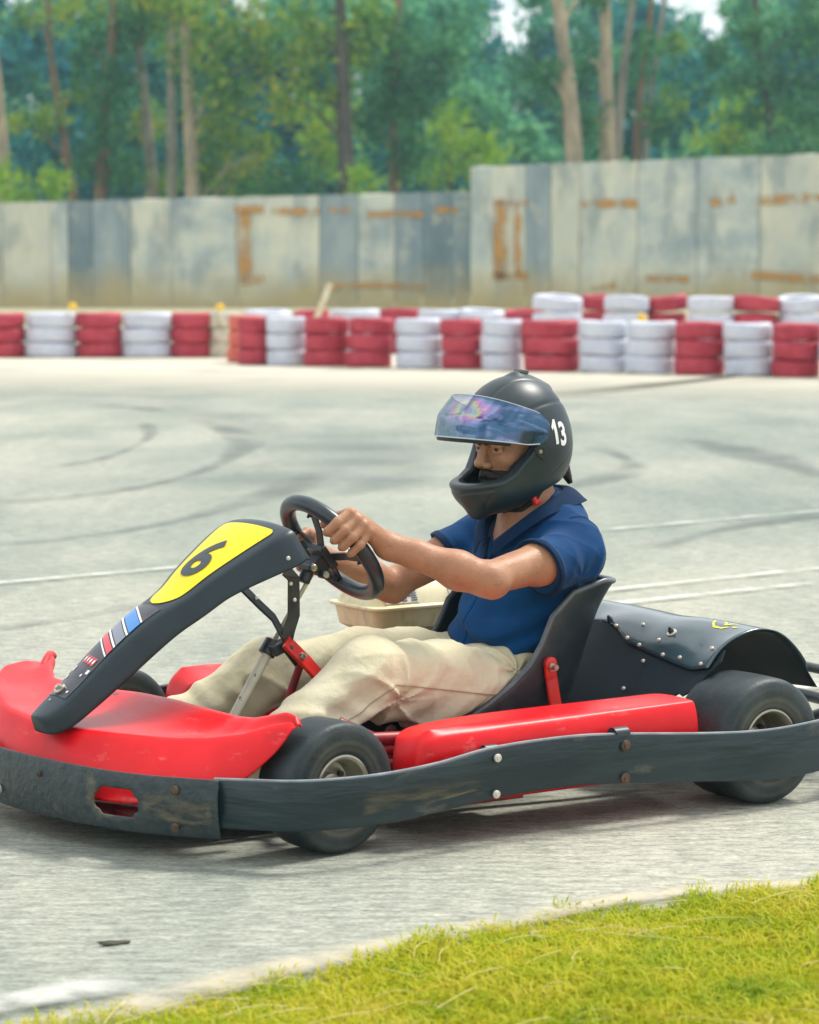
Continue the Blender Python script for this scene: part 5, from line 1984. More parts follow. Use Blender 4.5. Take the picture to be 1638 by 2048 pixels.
# flat dark plate under it, running down towards the pod, its near corner drawn to a point
pl = [(-0.06, 0.20), (-0.06, 0.44), (0.0, 0.44)]
pv = []
PX = lambda z: interp(z, [0.10, 0.228, 0.285, 0.323, 0.335], [0.190, 0.092, 0.046, 0.010, 0.0])
outl = [(-0.10, 0.12), (0.30, 0.16), (0.382, 0.226), (0.398, 0.222), (0.420, 0.236), (0.452, 0.300), (0.440, 0.322), (0.10, 0.331), (-0.10, 0.337)]
v = [(PX(z), y, z) for y, z in outl]
plate = obj('engine_plate', v, [tuple(range(len(v)))], PLATE, kart, False)
bm = bmesh.new()
bm.from_mesh(plate.data)
bmesh.ops.triangulate(bm, faces=bm.faces)
bm.to_mesh(plate.data)
bm.free()
solid(plate, 0.004, 0)
# rivets and two domed bolts on the sheet
for (q, y, m_, r_, h_) in [(1.25, 0.405, BOLTW, .0046, .004), (2.0, 0.405, BOLTW, .0046, .004), (1.35, 0.325, BOLTW, .0046, .004), (1.32, 0.268, BOLTW, .0046, .004), (1.9, 0.225, BOLTW, .0046, .004),
                           (1.55, 0.168, BOLTW, .0046, .004), (1.75, 0.115, BOLTW, .0046, .004), (2.15, 0.055, BOLTW, .0046, .004), (2.55, 0.125, BOLTW, .0046, .004),
                           (2.35, 0.245, BOLTW, .012, .002), (2.35, 0.245, INK, .007, .014), (2.35, 0.02, INK, .007, .014)]:
    p = Vector(gsurf(q, y, 0.008))
    n_ = Vector(gsurf(q, y, 0.03)) - p
    bolt(gtop, p, n_, r_, m_, 'rivet' if r_ < 0.006 else 'guard_bolt', h_)
for (z, y) in [(0.275, 0.21), (0.215, 0.20)]:
    bolt(plate, (PX(z) + 0.004, y, z), (0.8, 0, 0.5), 0.0045, BOLTW, 'rivet', 0.004)
# yellow painted scribble on the crown of the sheet
YP = mat('yellow_paint', (0.85, 0.72, 0.02), 0.4)
for pts in ([(3.75, 0.300), (3.5, 0.312), (3.3, 0.330), (3.3, 0.348), (3.5, 0.362)], [(3.9, 0.325), (3.75, 0.338), (3.6, 0.345), (3.8, 0.352), (3.95, 0.362)], [(3.55, 0.372), (3.62, 0.385)]):
    c = spline(pts, 16)
    v, f = [], []
    for i, (q, y) in enumerate(c):
        for s in (-1, 1):
            t_ = Vector(c[min(i + 1, 15)]) - Vector(c[max(i - 1, 0)])
            t_.normalize()
            v.append(gsurf(q - t_.y * 0.045 * s * 2, y + t_.x * 0.0035 * s, 0.0075))
    f = [(2 * i, 2 * i + 1, 2 * i + 3, 2 * i + 2) for i in range(15)]
    obj('paint_mark', v, f, YP, gtop)

# ---------------------------------------------------------------- engine on the far side: cream tank with a flanged lid, black body under it
tk = MB()


def rr_ring(cx, cy, hx, hy, r, z, n=6):
    out = []
    for (sx, sy, a0) in ((1, 1, 0), (-1, 1, 90), (-1, -1, 180), (1, -1, 270)):
        for k in range(n):
            a = R(a0 + 90 * k / (n - 1))
            out.append((cx + sx * (hx - r) + r * math.cos(a), cy + sy * (hy - r) + r * math.sin(a), z))
    return out


def ring_loft(mb, rings):
    n = len(rings[0])
    v = [p for r_ in rings for p in r_]
    f = [(i * n + j, i * n + (j + 1) % n, (i + 1) * n + (j + 1) % n, (i + 1) * n + j) for i in range(len(rings) - 1) for j in range(n)]
    f.append(tuple(range(n)))
    f.append(tuple((len(rings) - 1) * n + j for j in range(n)))
    return mb.add(v, f)


tcx, tcy = 0.268, -0.455
ring_loft(tk, [rr_ring(tcx, tcy, 0.120, 0.085, 0.02, 0.296), rr_ring(tcx, tcy, 0.138, 0.098, 0.03, 0.306), rr_ring(tcx, tcy, 0.146, 0.105, 0.03, 0.350), rr_ring(tcx, tcy, 0.156, 0.114, 0.03, 0.352),
               rr_ring(tcx, tcy, 0.156, 0.114, 0.03, 0.359), rr_ring(tcx, tcy, 0.142, 0.102, 0.03, 0.361), rr_ring(tcx - 0.003, tcy, 0.130, 0.078, 0.03, 0.405), rr_ring(tcx - 0.003, tcy, 0.110, 0.062, 0.03, 0.417)])
tank = tk.build('fuel_tank', TANK, kart)
sharp(tank, 30)
b = tank.modifiers.new('bevel', 'BEVEL')
b.width = 0.003
b.segments = 2
b.limit_method = 'ANGLE'
LABW = mat('label_white', (0.66, 0.66, 0.60), 0.5, col2=(0.55, 0.54, 0.46), vscale=20)
LABT = mat('label_print', (0.10, 0.11, 0.12), 0.5)


def lab(x0, x1, rows_, cols):
    # on the sloping near face of the lid
    def pt_(x, q, off):
        y = tcy + 0.102 - 0.024 * q + off * 0.88
        z = 0.361 + 0.044 * q + off * 0.48
        return (x, y, z)
    o = obj('tank_label', [pt_(x1, 0.12, 0.0015), pt_(x0, 0.12, 0.0015), pt_(x0, 0.96, 0.0015), pt_(x1, 0.96, 0.0015)], [(0, 1, 2, 3)], LABW, tank, False)
    v_, f_ = [], []
    rr = random.Random(4)
    for r_ in range(rows_):
        q0 = 0.20 + 0.70 * r_ / rows_
        for c_ in range(cols):
            a = x0 + (x1 - x0) * (0.05 + 0.92 * c_ / cols)
            b_ = a + (x1 - x0) * 0.92 / cols * rr.uniform(0.5, 0.9)
            k = len(v_)
            h = 0.40 / rows_
            v_ += [pt_(a, q0, 0.0025), pt_(b_, q0, 0.0025), pt_(b_, q0 + h, 0.0025), pt_(a, q0 + h, 0.0025)]
            f_.append((k, k + 1, k + 2, k + 3))
    obj('label_print', v_, f_, LABT, tank, False)


lab(0.290, 0.385, 6, 3)
lab(0.150, 0.200, 7, 2)
eb = MB()
ring_loft(eb, [rr_ring(0.27, -0.44, 0.11, 0.08, 0.02, 0.10), rr_ring(0.24, -0.44, 0.12, 0.09, 0.02, 0.14), rr_ring(0.24, -0.44, 0.12, 0.09, 0.02, 0.26), rr_ring(0.26, -0.44, 0.09, 0.07, 0.02, 0.298)])
for k in range(7):
    eb.box((0.34, -0.44, 0.14 + 0.018 * k), (0.09, 0.15, 0.004))
eb.build('engine', BLACKM, kart, bevel=0.002)
gr = MB()
ring_loft(gr, [rr_ring(0.495, -0.40, 0.022, 0.02, 0.01, 0.20), rr_ring(0.493, -0.40, 0.022, 0.02, 0.01, 0.255), rr_ring(0.485, -0.40, 0.018, 0.018, 0.01, 0.285), rr_ring(0.476, -0.40, 0.010, 0.012, 0.006, 0.302)])
for k in range(5):
    gr.box((0.478 - 0.0015 * k, -0.379, 0.294 - 0.009 * k), (0.022, 0.003, 0.004))
gr.build('starter_grip', BLACKP, kart, bevel=0.002)
# pedals
for s in (1, -1):
    flatbar('pedal', [(1.16, s * 0.15, 0.07), (1.18, s * 0.15, 0.16), (1.17, s * 0.15, 0.22)], 0.012, 0.05, BLACKM, kart, side=(0, 1, 0))
# ================================================================== DRIVER (same frame as the kart)
person = empty('person', KLOC, KYAW)
tag(person, 'driver in a blue polo shirt, khaki trousers and black helmet, gripping the kart steering wheel', 'person')

HC = V3(0.262, 0.0, 0.772)                 # head centre, between the ears
hp, hyaw = R(9), R(3)
_f = V3(math.cos(hp) * math.cos(hyaw), math.cos(hp) * math.sin(hyaw), -math.sin(hp))
_l = V3(-math.sin(hyaw), math.cos(hyaw), 0)
_u = np.cross(_f, _l)
HM = np.stack([_f, _l, _u], 1)              # columns: forward, left, up of the head


def hw(p):
    return HC + HM @ np.array(p, float)


def hl(P):
    return (P - HC) @ HM


# joints
shL, elL, wrL = V3(0.210, 0.165, 0.522), V3(0.520, 0.255, 0.497), V3(0.700, 0.134, 0.568)
shR, elR, wrR = V3(0.225, -0.170, 0.540), V3(0.445, -0.245, 0.430), V3(0.668, -0.182, 0.508)


def hand_sdf(ph, side, wrist):
    """closure giving primitives of a hand closed round the rim at angle ph; side +1 left hand"""
    p = np.array(rim(ph))
    t = (np.array(rim(ph + 4 * side)) - np.array(rim(ph - 4 * side)))
    t /= np.linalg.norm(t)                   # along the rim, from index towards little finger
    rr = p - np.array(wc)
    rr /= np.linalg.norm(rr)
    n = np.array(wnrm)
    prims = []
    kn = []
    for i in range(4):
        o = (-0.034 + 0.0225 * i)
        # follow the rim curvature
        q = p + t * o - rr * (o * o) / 0.26
        r0 = [0.0103, 0.0107, 0.0103, 0.0091][i]
        ln = [0.96, 1.06, 1.0, 0.84][i]
        k = q + rr * 0.032 + n * 0.026 + t * (0.004 * (1.5 - i))
        a = q + rr * 0.0345 * 1.0 - n * 0.010 * ln
        b = q + rr * 0.012 - n * (0.033 * ln)
        c = q - rr * 0.016 - n * 0.027 * ln
        prims.append([(k, a, r0 * 1.12, r0 * 1.02), (a, b, r0 * 1.04, r0 * 0.95), (b, c, r0 * 0.96, r0 * 0.80)])
        kn.append(k)
    return p, t, rr, n, prims, kn


HANDS = [(66, 1, wrL, elL), (-104, -1, wrR, elR)]


def hands(P):
    d = np.full(len(P), 9.0)
    for ph, sd, wr, el in HANDS:
        near = np.linalg.norm(P - np.array(rim(ph)), axis=1) < 0.20
        if not near.any():
            continue
        Q = P[near]
        p, t, rr, n, prims, kn = hand_sdf(ph, sd, wr)
        pm = smin(cap(Q, kn[0] - rr * 0.004, wr + t * -0.012, 0.0140, 0.0205), cap(Q, kn[1] - rr * 0.004, wr - t * 0.004, 0.0150, 0.0215), 0.012)
        pm = smin(pm, cap(Q, kn[2] - rr * 0.004, wr + t * 0.006, 0.0145, 0.0205), 0.012)
        pm = smin(pm, cap(Q, kn[3] - rr * 0.004, wr + t * 0.012, 0.0128, 0.0195), 0.012)
        for k in kn:                                   # knuckles
            pm = smin(pm, np.linalg.norm(Q - (k + rr * 0.003), axis=1) - 0.0108, 0.006)
        f_ = None
        for fi in prims:
            g = None
            for (a, b, ra, rb) in fi:
                c = cap(Q, a, b, ra, rb)
                g = c if g is None else smin(g, c, 0.003)
            pm = smin(pm, g, 0.0018) if f_ is None else pm
            f_ = g if f_ is None else np.minimum(f_, g)
        # fingers: joined to the palm but only creased against each other
        pm = smin(pm, f_, 0.0035)
        # thumb from the side of the palm, laid along the inside of the rim
        tb = wr * 0.55 + kn[0] * 0.45 - t * 0.016
        t1 = p - t * 0.030 + n * 0.034 + rr * 0.004
        t2 = p - t * 0.044 + n * 0.018 - rr * 0.026
        t3 = p - t * 0.050 - n * 0.010 - rr * 0.040
        th = smin(cap(Q, tb, t1, 0.0175, 0.0125), cap(Q, t1, t2, 0.0120, 0.0112), 0.006)
        th = smin(th, cap(Q, t2, t3, 0.0112, 0.0092), 0.003)
        pm = smin(pm, th, 0.008)
        # wrist
        e = el + (wr - el) * 0.86
        pm = smin(pm, cap(Q, e, wr, 0.028, 0.0255), 0.02)
        d[near] = np.minimum(d[near], pm)
    return d


def arm(P, sh, el, wr, scale=1.0):
    m = el + (wr - el) * 0.30
    m2 = el + (wr - el) * 0.72
    back = V3(0, 0, -0.006)
    d = cap(P, sh, sh + (el - sh) * 0.45, 0.050, 0.0450)
    d = smin(d, cap(P, sh + (el - sh) * 0.45 + V3(0, 0, .004), el, 0.0450, 0.0360), 0.02)
    d = smin(d, cap(P, el - (wr - el) * 0.05 + back, m + back * 0.6, 0.0360, 0.0400), 0.018)
    d = smin(d, cap(P, m + back * 0.6, m2, 0.0395, 0.0300), 0.022)
    d = smin(d, cap(P, m2, wr, 0.0300, 0.0250), 0.02)
    # elbow point, forearm tendon line
    d = smin(d, ell(P, el + V3(0.0, 0.012 * np.sign(sh[1]), -0.014), (0.018, 0.018, 0.018)), 0.012)
    return d


def torso(P, g=0.0):
    d = ell(P, (0.325, 0, 0.20), (0.125 + g, 0.160 + g, 0.115 + g))
    d = smin(d, ell(P, (0.285, 0, 0.315), (0.120 + g, 0.150 + g, 0.130 + g)), 0.06)
    d = smin(d, ell(P, (0.225, 0, 0.455), (0.118 + g, 0.172 + g, 0.135 + g)), 0.06)
    d = smin(d, cap(P, (0.205, -0.14, 0.540), (0.200, 0.14, 0.540), 0.056 + g, 0.056 + g), 0.05)
    d = smin(d, cap(P, (0.205, -0.09, 0.572), (0.205, 0.09, 0.572), 0.052 + g, 0.052 + g), 0.04)
    d = smin(d, ell(P, (0.170, 0, 0.585), (0.062 + g, 0.095 + g, 0.070 + g)), 0.04)
    return d


def face(P):
    q = hl(P)
    d = ell(q, (-0.010, 0, 0.035), (0.094, 0.074, 0.098))
    d = smin(d, ell(q, (0.030, 0, -0.045), (0.062, 0.056, 0.070)), 0.03)
    for s in (-1, 1):
        d = smin(d, ell(q, (0.055, s * 0.036, -0.028), (0.030, 0.026, 0.024)), 0.014)      # cheek
        d = smax(d, -ell(q, (0.098, s * 0.031, 0.002), (0.020, 0.022, 0.014)), 0.010)     # socket
        d = smin(d, cap(q, V3(0.086, s * 0.010, 0.019), V3(0.070, s * 0.048, 0.017), 0.0085, 0.008), 0.008)   # brow ridge
        d = smin(d, cap(q, V3(0.0835, s * 0.023, 0.0060), V3(0.0795, s * 0.041, 0.0050), 0.0085, 0.0075), 0.003)
        d = smin(d, cap(q, V3(0.0835, s * 0.023, -0.0095), V3(0.0795, s * 0.041, -0.0085), 0.0075, 0.0065), 0.003)   # eyelids
        d = smin(d, ell(q, (0.100, s * 0.0135, -0.038), (0.011, 0.0085, 0.0085)), 0.004)   # nostril wing
        d = smin(d, cap(q, V3(-0.005, s * 0.070, -0.01), V3(-0.012, s * 0.078, 0.012), 0.012, 0.014), 0.006)  # ear
    d = smin(d, cap(q, V3(0.086, 0, 0.012), V3(0.114, 0, -0.030), 0.0075, 0.0115), 0.009)  # nose
    d = smin(d, ell(q, (0.088, 0, -0.066), (0.016, 0.024, 0.0065)), 0.006)
    d = smin(d, ell(q, (0.085, 0, -0.078), (0.016, 0.022, 0.007)), 0.005)
    d = smax(d, -cap(q, V3(0.105, -0.018, -0.0715), V3(0.105, 0.018, -0.0715), 0.003, 0.003), 0.004)
    return d


def body(P):
    d = torso(P, -0.012)
    d = smin(d, cap(P, (0.225, 0, 0.585), hw((-0.02, 0, -0.06)), 0.060, 0.056), 0.035)
    d = smin(d, cap(P, (0.27, 0.0, 0.545), (0.245, 0, 0.64), 0.045, 0.042), 0.03)
    d = smin(d, face(P), 0.02)
    d = smin(d, arm(P, shL, elL, wrL), 0.02)
    d = smin(d, arm(P, shR, elR, wrR), 0.02)
    d = smin(d, hands(P), 0.010)
    d = smin(d, cap(P, (0.33, 0.09, 0.18), (0.60, 0.13, 0.22), 0.07, 0.05), 0.03)
    d = smin(d, cap(P, (0.33, -0.09, 0.18), (0.60, -0.13, 0.22), 0.07, 0.05), 0.03)
    return d + 0.0006 * wob(P, 130, 4)


bd = sdf_obj('body', body, (0.03, -0.34, 0.05), (0.95, 0.34, 0.92), 0.0027, SKIN, person, 1)
tag(bd, None)

# ---------------------------------------------------------------- nails, eyes, brows, moustache and beard
for s in (-1, 1):
    c = hw((0.0775, s * 0.0315, -0.0020))
    q = MB().lathe([(-0.0115, 0.0), (-0.008, 0.008), (0, 0.0112), (0.008, 0.008), (0.0115, 0.0)], 16, 'y')
    eye = MB()
    N_ = 12
    vs_, fs_ = [], []
    for i in range(N_ + 1):
        for j in range(16):
            a, b = PI * i / N_, 2 * PI * j / 16
            vs_.append(tuple(c + 0.0113 * V3(math.sin(a) * math.cos(b), math.sin(a) * math.sin(b), math.cos(a))))
    fs_ = [(i * 16 + j, i * 16 + (j + 1) % 16, (i + 1) * 16 + (j + 1) % 16, (i + 1) * 16 + j) for i in range(N_) for j in range(16)]
    eo = obj('eye', vs_, fs_, EYEW, bd)
    f_ = hw((0.1, s * 0.031 + 0.002, -0.006)) - c
    f_ /= np.linalg.norm(f_)
    iris = MB()
    m_ = Vector(f_).to_track_quat('Z', 'Y').to_matrix()
    ring = []
    for (h, r) in [(0.0080, 0.0082), (0.0102, 0.0060), (0.0112, 0.0035), (0.0117, 0.0)]:
        ring.append((h, r))
    iris.lathe(ring, 16, 'z')
    iris.v = [tuple(Vector(c) + m_ @ Vector(v_)) for v_ in iris.v]
    iris.build('iris', mat('dark_iris', (0.02, 0.012, 0.008), 0.15), eo)


def brow(P):
    q = hl(P)
    d = np.full(len(P), 9.0)
    for s in (-1, 1):
        d = np.minimum(d, cap(q, V3(0.0970, s * 0.012, 0.0130), V3(0.0895, s * 0.034, 0.0175), 0.0052, 0.0055))
        d = np.minimum(d, cap(q, V3(0.0895, s * 0.034, 0.0175), V3(0.073, s * 0.051, 0.0125), 0.0055, 0.003))
    return d + 0.0012 * wob(P, 500, 5)


def beard(P):
    q = hl(P)
    fz = face(P) - 0.006
    lo_ = smin(ell(q, (0.045, 0, -0.082), (0.062, 0.062, 0.048)), cap(q, V3(0.0, 0.066, -0.03), V3(0.05, 0.05, -0.08), 0.018, 0.022), 0.02)
    lo_ = smin(lo_, cap(q, V3(0.0, -0.066, -0.03), V3(0.05, -0.05, -0.08), 0.018, 0.022), 0.02)
    b_ = smax(lo_, fz, 0.004)
    m_ = np.minimum(cap(q, V3(0.104, 0.0, -0.0555), V3(0.086, 0.034, -0.068), 0.0105, 0.008), cap(q, V3(0.104, 0.0, -0.0575), V3(0.084, -0.036, -0.074), 0.0105, 0.008))
    d = np.minimum(b_, m_)
    return d + 0.0016 * wob(P, 420, 6)


lo_h, hi_h = HC - 0.15, HC + 0.15
sdf_obj('eyebrows', brow, lo_h, hi_h, 0.0022, HAIR, bd, 0)
sdf_obj('beard', beard, lo_h, hi_h, 0.0025, HAIR, bd, 0)


def hairtail(P):
    q = hl(P)
    d = cap(q, V3(-0.095, 0.02, -0.045), V3(-0.112, 0.035, -0.118), 0.022, 0.006)
    d = smin(d, cap(q, V3(-0.09, -0.02, -0.05), V3(-0.108, -0.01, -0.105), 0.022, 0.006), 0.01)
    return d + 0.003 * np.sin(q[:, 1] * 420 + q[:, 2] * 60) * 0.6


sdf_obj('hair', hairtail, HC - 0.18, HC + 0.12, 0.0027, HAIR, bd, 0)

# finger nails that can be seen on the near hand
p, t, rr_, n_, prims, kn = hand_sdf(62, 1, wrL)
for pr in prims[:2]:
    pass

# ---------------------------------------------------------------- polo shirt
sleeveL = shL + (elL - shL) * 0.50
sleeveR = shR + (elR - shR) * 0.50
axL = (elL - shL) / np.linalg.norm(elL - shL)
axR = (elR - shR) / np.linalg.norm(elR - shR)
# hem planes tilted so the sleeve is longer underneath
hemL = axL + V3(0.0, 0.0, -0.30)
hemL /= np.linalg.norm(hemL)
hemR = axR + V3(0.0, 0.0, -0.15)
hemR /= np.linalg.norm(hemR)
hemLp = shL + axL * 0.150 + V3(0, 0, 0.0)
hemRp = shR + axR * 0.108


def crease(P, f, seed, amp):
    """sharp-edged cloth creases running in wandering, roughly parallel lines"""
    rs_ = np.random.RandomState(seed)
    out = 0
    for i in range(3):
        dv = rs_.normal(size=3)
        dv /= np.linalg.norm(dv)
        wv = rs_.normal(size=3)
        wv /= np.linalg.norm(wv)
        ph_ = P @ dv * f * (0.8 + 0.5 * i) + 1.7 * np.sin(P @ wv * f * 0.45 + 2 * i) + rs_.rand() * 6
        ridge = (1 - np.abs(np.sin(ph_))) ** 3
        mask_ = np.clip(0.5 + 0.9 * np.sin(P @ wv * f * 0.6 + i * 2.1) * np.sin(P @ np.cross(dv, wv) * f * 0.5 + i), 0, 1)
        out = out - amp * ridge * mask_ / (1 + 0.4 * i)
    return out


def folds(P):
    """cloth folds: soft ridges that fan out from the armpit, plus a slump over the belly"""
    d = 0
    x, y, z = P[:, 0], P[:, 1], P[:, 2]
    for s in (-1, 1):
        c = V3(0.25, s * 0.135, 0.475)
        r = np.linalg.norm(P - c, axis=1)
        ang = np.arctan2(z - c[2], x - c[0])
        d = d + np.exp(-(r / 0.10) ** 2) * 0.0050 * np.sin(ang * 7 + 14 * r + s)
    belly = np.exp(-((z - 0.30) / 0.085) ** 2)
    w = z + 0.32 * (x - 0.30) + 0.010 * np.sin(y * 26)
    d = d + belly * (0.0080 * np.sin(w * 105 + 2.2 * np.sin(y * 13)) + 0.006 * np.sin(w * 58 + y * 16))
    d = d + 0.0028 * wob(P, 34, 2) + 0.0012 * wob(P, 85, 8) + crease(P, 26, 31, 0.0042)
    return d


def shirt_base(P):
    d = torso(P, 0.004)
    for s, sh, ax, el in ((1, shL, axL, elL), (-1, shR, axR, elR)):
        e = sh + ax * 0.20
        slv = cap(P, sh - V3(0.0, 0, 0.0), e - V3(0, 0, 0.006), 0.0600, 0.0625)
        d = smin(d, slv, 0.035)
    return d


def shirt(P):
    d = shirt_base(P) + folds(P)
    # seam where the sleeve joins
    for sh, ax, s in ((shL, axL, 1), (shR, axR, -1)):
        nrm_ = V3(0.25, s * 0.95, 0.10)
        nrm_ /= np.linalg.norm(nrm_)
        dd_ = np.abs((P - (sh + V3(0.0, -s * 0.006, 0))) @ nrm_)
        near = np.exp(-(dd_ / 0.0035) ** 2) * (P[:, 2] > 0.44)
        d = d + 0.0 * near
    for hp_, hn_ in ((hemLp, hemL), (hemRp, hemR)):
        side = np.sign(hp_[1])
        on = (P[:, 1] * side > 0.115) & (cap(P, shL if side > 0 else shR, elL if side > 0 else elR, 0.0, 0.0) < 0.085)
        pl_ = (P - hp_) @ hn_
        pl_ = np.where(on, pl_, -1.0)
        # rib of the cuff
        d = d - 0.0018 * ((pl_ > -0.020) & on)
        d = smax(d, pl_, 0.004)
    # shirt-tail hem, hanging lower behind
    hem = -(P[:, 2] - (0.245 + 0.30 * np.clip(P[:, 0] - 0.34, -0.05, 0.2) + 0.008 * np.sin(P[:, 1] * 22)))
    d = smax(d, hem, 0.006)
    # neck opening: cylinder leaning forward plus the open placket
    a, b = V3(0.225, 0, 0.58), V3(0.262, 0, 0.72)
    d = smax(d, -cap(P, a, b, 0.058, 0.066), 0.006)
    v = np.abs(P[:, 1]) - np.clip((P[:, 2] - 0.515) * 0.42, 0, 0.034)
    v = np.maximum(v, 0.27 - P[:, 0])
    d = smax(d, -v * 0.9, 0.003)
    # sleeve and body are hollow cloth shells
    for sh_, ax_s, el_, wr_, hp_ in ((shL, axL, elL, wrL, hemLp), (shR, axR, elR, wrR, hemRp)):
        inner = np.maximum(arm(P, sh_, el_, wr_) - 0.0020, ((hp_ - 0.018 * ax_s) - P) @ ax_s)
        d = smax(d, -inner, 0.002)
    return d


sh_o = sdf_obj('polo_shirt', shirt, (0.03, -0.33, 0.17), (0.52, 0.33, 0.70), 0.003, SHIRT, person, 1)


def make_cuff(hp_, hn_):
    side = np.sign(hp_[1])

    def f_(P):
        base = shirt_base(P) + folds(P)
        pl_ = (P - hp_) @ hn_
        c = np.maximum(np.abs(base + 0.0005) - 0.0036, np.abs(pl_ + 0.007) - 0.0085)
        return np.where((P[:, 1] * side > 0.115) & (np.linalg.norm(P - hp_, axis=1) < 0.105), c, 0.1)
    return f_


sdf_obj('sleeve_cuff', make_cuff(hemLp, hemL), (0.20, 0.05, 0.40), (0.46, 0.35, 0.66), 0.0025, SHIRTD, sh_o, 1)
sdf_obj('sleeve_cuff', make_cuff(hemRp, hemR), (0.20, -0.35, 0.38), (0.46, -0.05, 0.66), 0.0025, SHIRTD, sh_o, 1)
# sleeve seam
sm = []
for a_ in np.linspace(R(95), R(-60), 34):
    sm.append((0.205 + 0.075 * math.cos(a_) * 0.2 - 0.055 * math.sin(abs(a_) + 0.3) * 0.6, 0.150 + 0.02 * math.cos(a_), 0.540 + 0.09 * math.sin(a_)))
sm = [(0.235 - 0.075 * math.cos(a_), 0.165, 0.545 + 0.085 * math.sin(a_)) for a_ in np.linspace(R(88), R(-62), 40)]
sm = project(sm, lambda q: shirt_base(q) + folds(q), 0.0002)
MB().tube([tuple(x) for x in sm], 0.0013, 6).build('sleeve_seam', SHIRTD, sh_o)


# folded collar: inner fold line, crest, outer leaf edge (near side; mirrored)
ctop = [(0.140, 0.0, 0.664), (0.150, 0.030, 0.663), (0.178, 0.055, 0.654), (0.225, 0.074, 0.638), (0.268, 0.077, 0.618), (0.302, 0.060, 0.590), (0.322, 0.036, 0.566), (0.336, 0.016, 0.548)]
cbot = [(0.100, 0.0, 0.630), (0.104, 0.055, 0.632), (0.140, 0.095, 0.632), (0.205, 0.118, 0.622), (0.262, 0.118, 0.606), (0.312, 0.092, 0.570), (0.340, 0.058, 0.535), (0.352, 0.036, 0.512)]


def both(c):
    m_ = [(x, -y, z) for x, y, z in c[1:]][::-1]
    return spline(m_ + c, 64)


CT_, CB_ = both(ctop), both(cbot)


def collar_pt(i, q):
    """q 0 inside foot, 0.3 crest, 1 outer leaf edge"""
    a_, b_ = V3(*CT_[i]), V3(*CB_[i])
    c_ = V3(0.235, 0, a_[2])
    inn = (c_ - a_) / max(np.linalg.norm(c_ - a_), 1e-6)
    if q <= 0.3:
        k = q / 0.3
        return a_ + inn * 0.004 * (1 - k) + V3(0, 0, -0.026 * (1 - k))
    k = (q - 0.3) / 0.7
    return a_ + (b_ - a_) * k + V3(0, 0, 0.0075 * math.sin(PI * min(k * 1.25, 1))) - inn * 0.003 * math.sin(PI * k)


v, f = grid(lambda a, b: collar_pt(int(round(a * 63)), b), 64, 11)
co = obj('collar', v, f, SHIRTD, sh_o)
fix(co)
solid(co, 0.0035, 0)
subs(co, 1)
pk = []
for s in (-1, 1):
    v, f = [], []
    pp = [(0.35, 0.012 + 0.0), (0.338, 0.017)]
    zz_ = np.linspace(0.47, 0.575, 12)
    P0 = np.array([[0.40 - (z - 0.47) * 0.5, s * (0.006 + max(0, z - 0.52) * 0.42 + w_), z] for z in zz_ for w_ in (0, 0.006, 0.012)])
    P0 = project(P0, lambda q: torso(q, 0.005) + folds(q), 0.004)
    f = [(i * 3 + j, i * 3 + j + 1, i * 3 + 4 + j, i * 3 + 3 + j) for i in range(11) for j in (0, 1)]
    o = obj('placket', P0, f, SHIRTD, sh_o)
    solid(o, 0.003, 0)
bt = project([[0.40, 0.012, 0.50]], lambda q: torso(q, 0.005) + folds(q), 0.008)[0]
bolt(sh_o, bt, (1, 0.2, 0.4), 0.0045, BLACKP, 'button', 0.002)

# ---------------------------------------------------------------- trousers
hpL, knL, anL = V3(0.355, 0.092, 0.220), V3(0.788, 0.190, 0.303), V3(1.090, 0.175, 0.105)
hpR, knR, anR = V3(0.355, -0.095, 0.252), V3(0.845, -0.150, 0.262), V3(1.095, -0.150, 0.165)


def leg(P, hp_, kn, an, big):
    m = hp_ + (kn - hp_) * 0.5
    d = cap(P, hp_, m + V3(0, 0, 0.004), 0.086, 0.081)
    d = smin(d, cap(P, m + V3(0, 0, 0.004), kn, 0.081, 0.066 + big), 0.03)
    c = kn + (an - kn) * 0.45
    d = smin(d, cap(P, kn, c - V3(0, 0, 0.010), 0.066 + big, 0.061), 0.03)
    d = smin(d, cap(P, c - V3(0, 0, 0.010), an, 0.061, 0.056), 0.03)
    # slack cloth hanging under the thigh and the knee
    d = smin(d, ell(P, hp_ + (kn - hp_) * 0.66 - V3(0, 0, 0.040), (0.13, 0.058, 0.055)), 0.035)
    return d


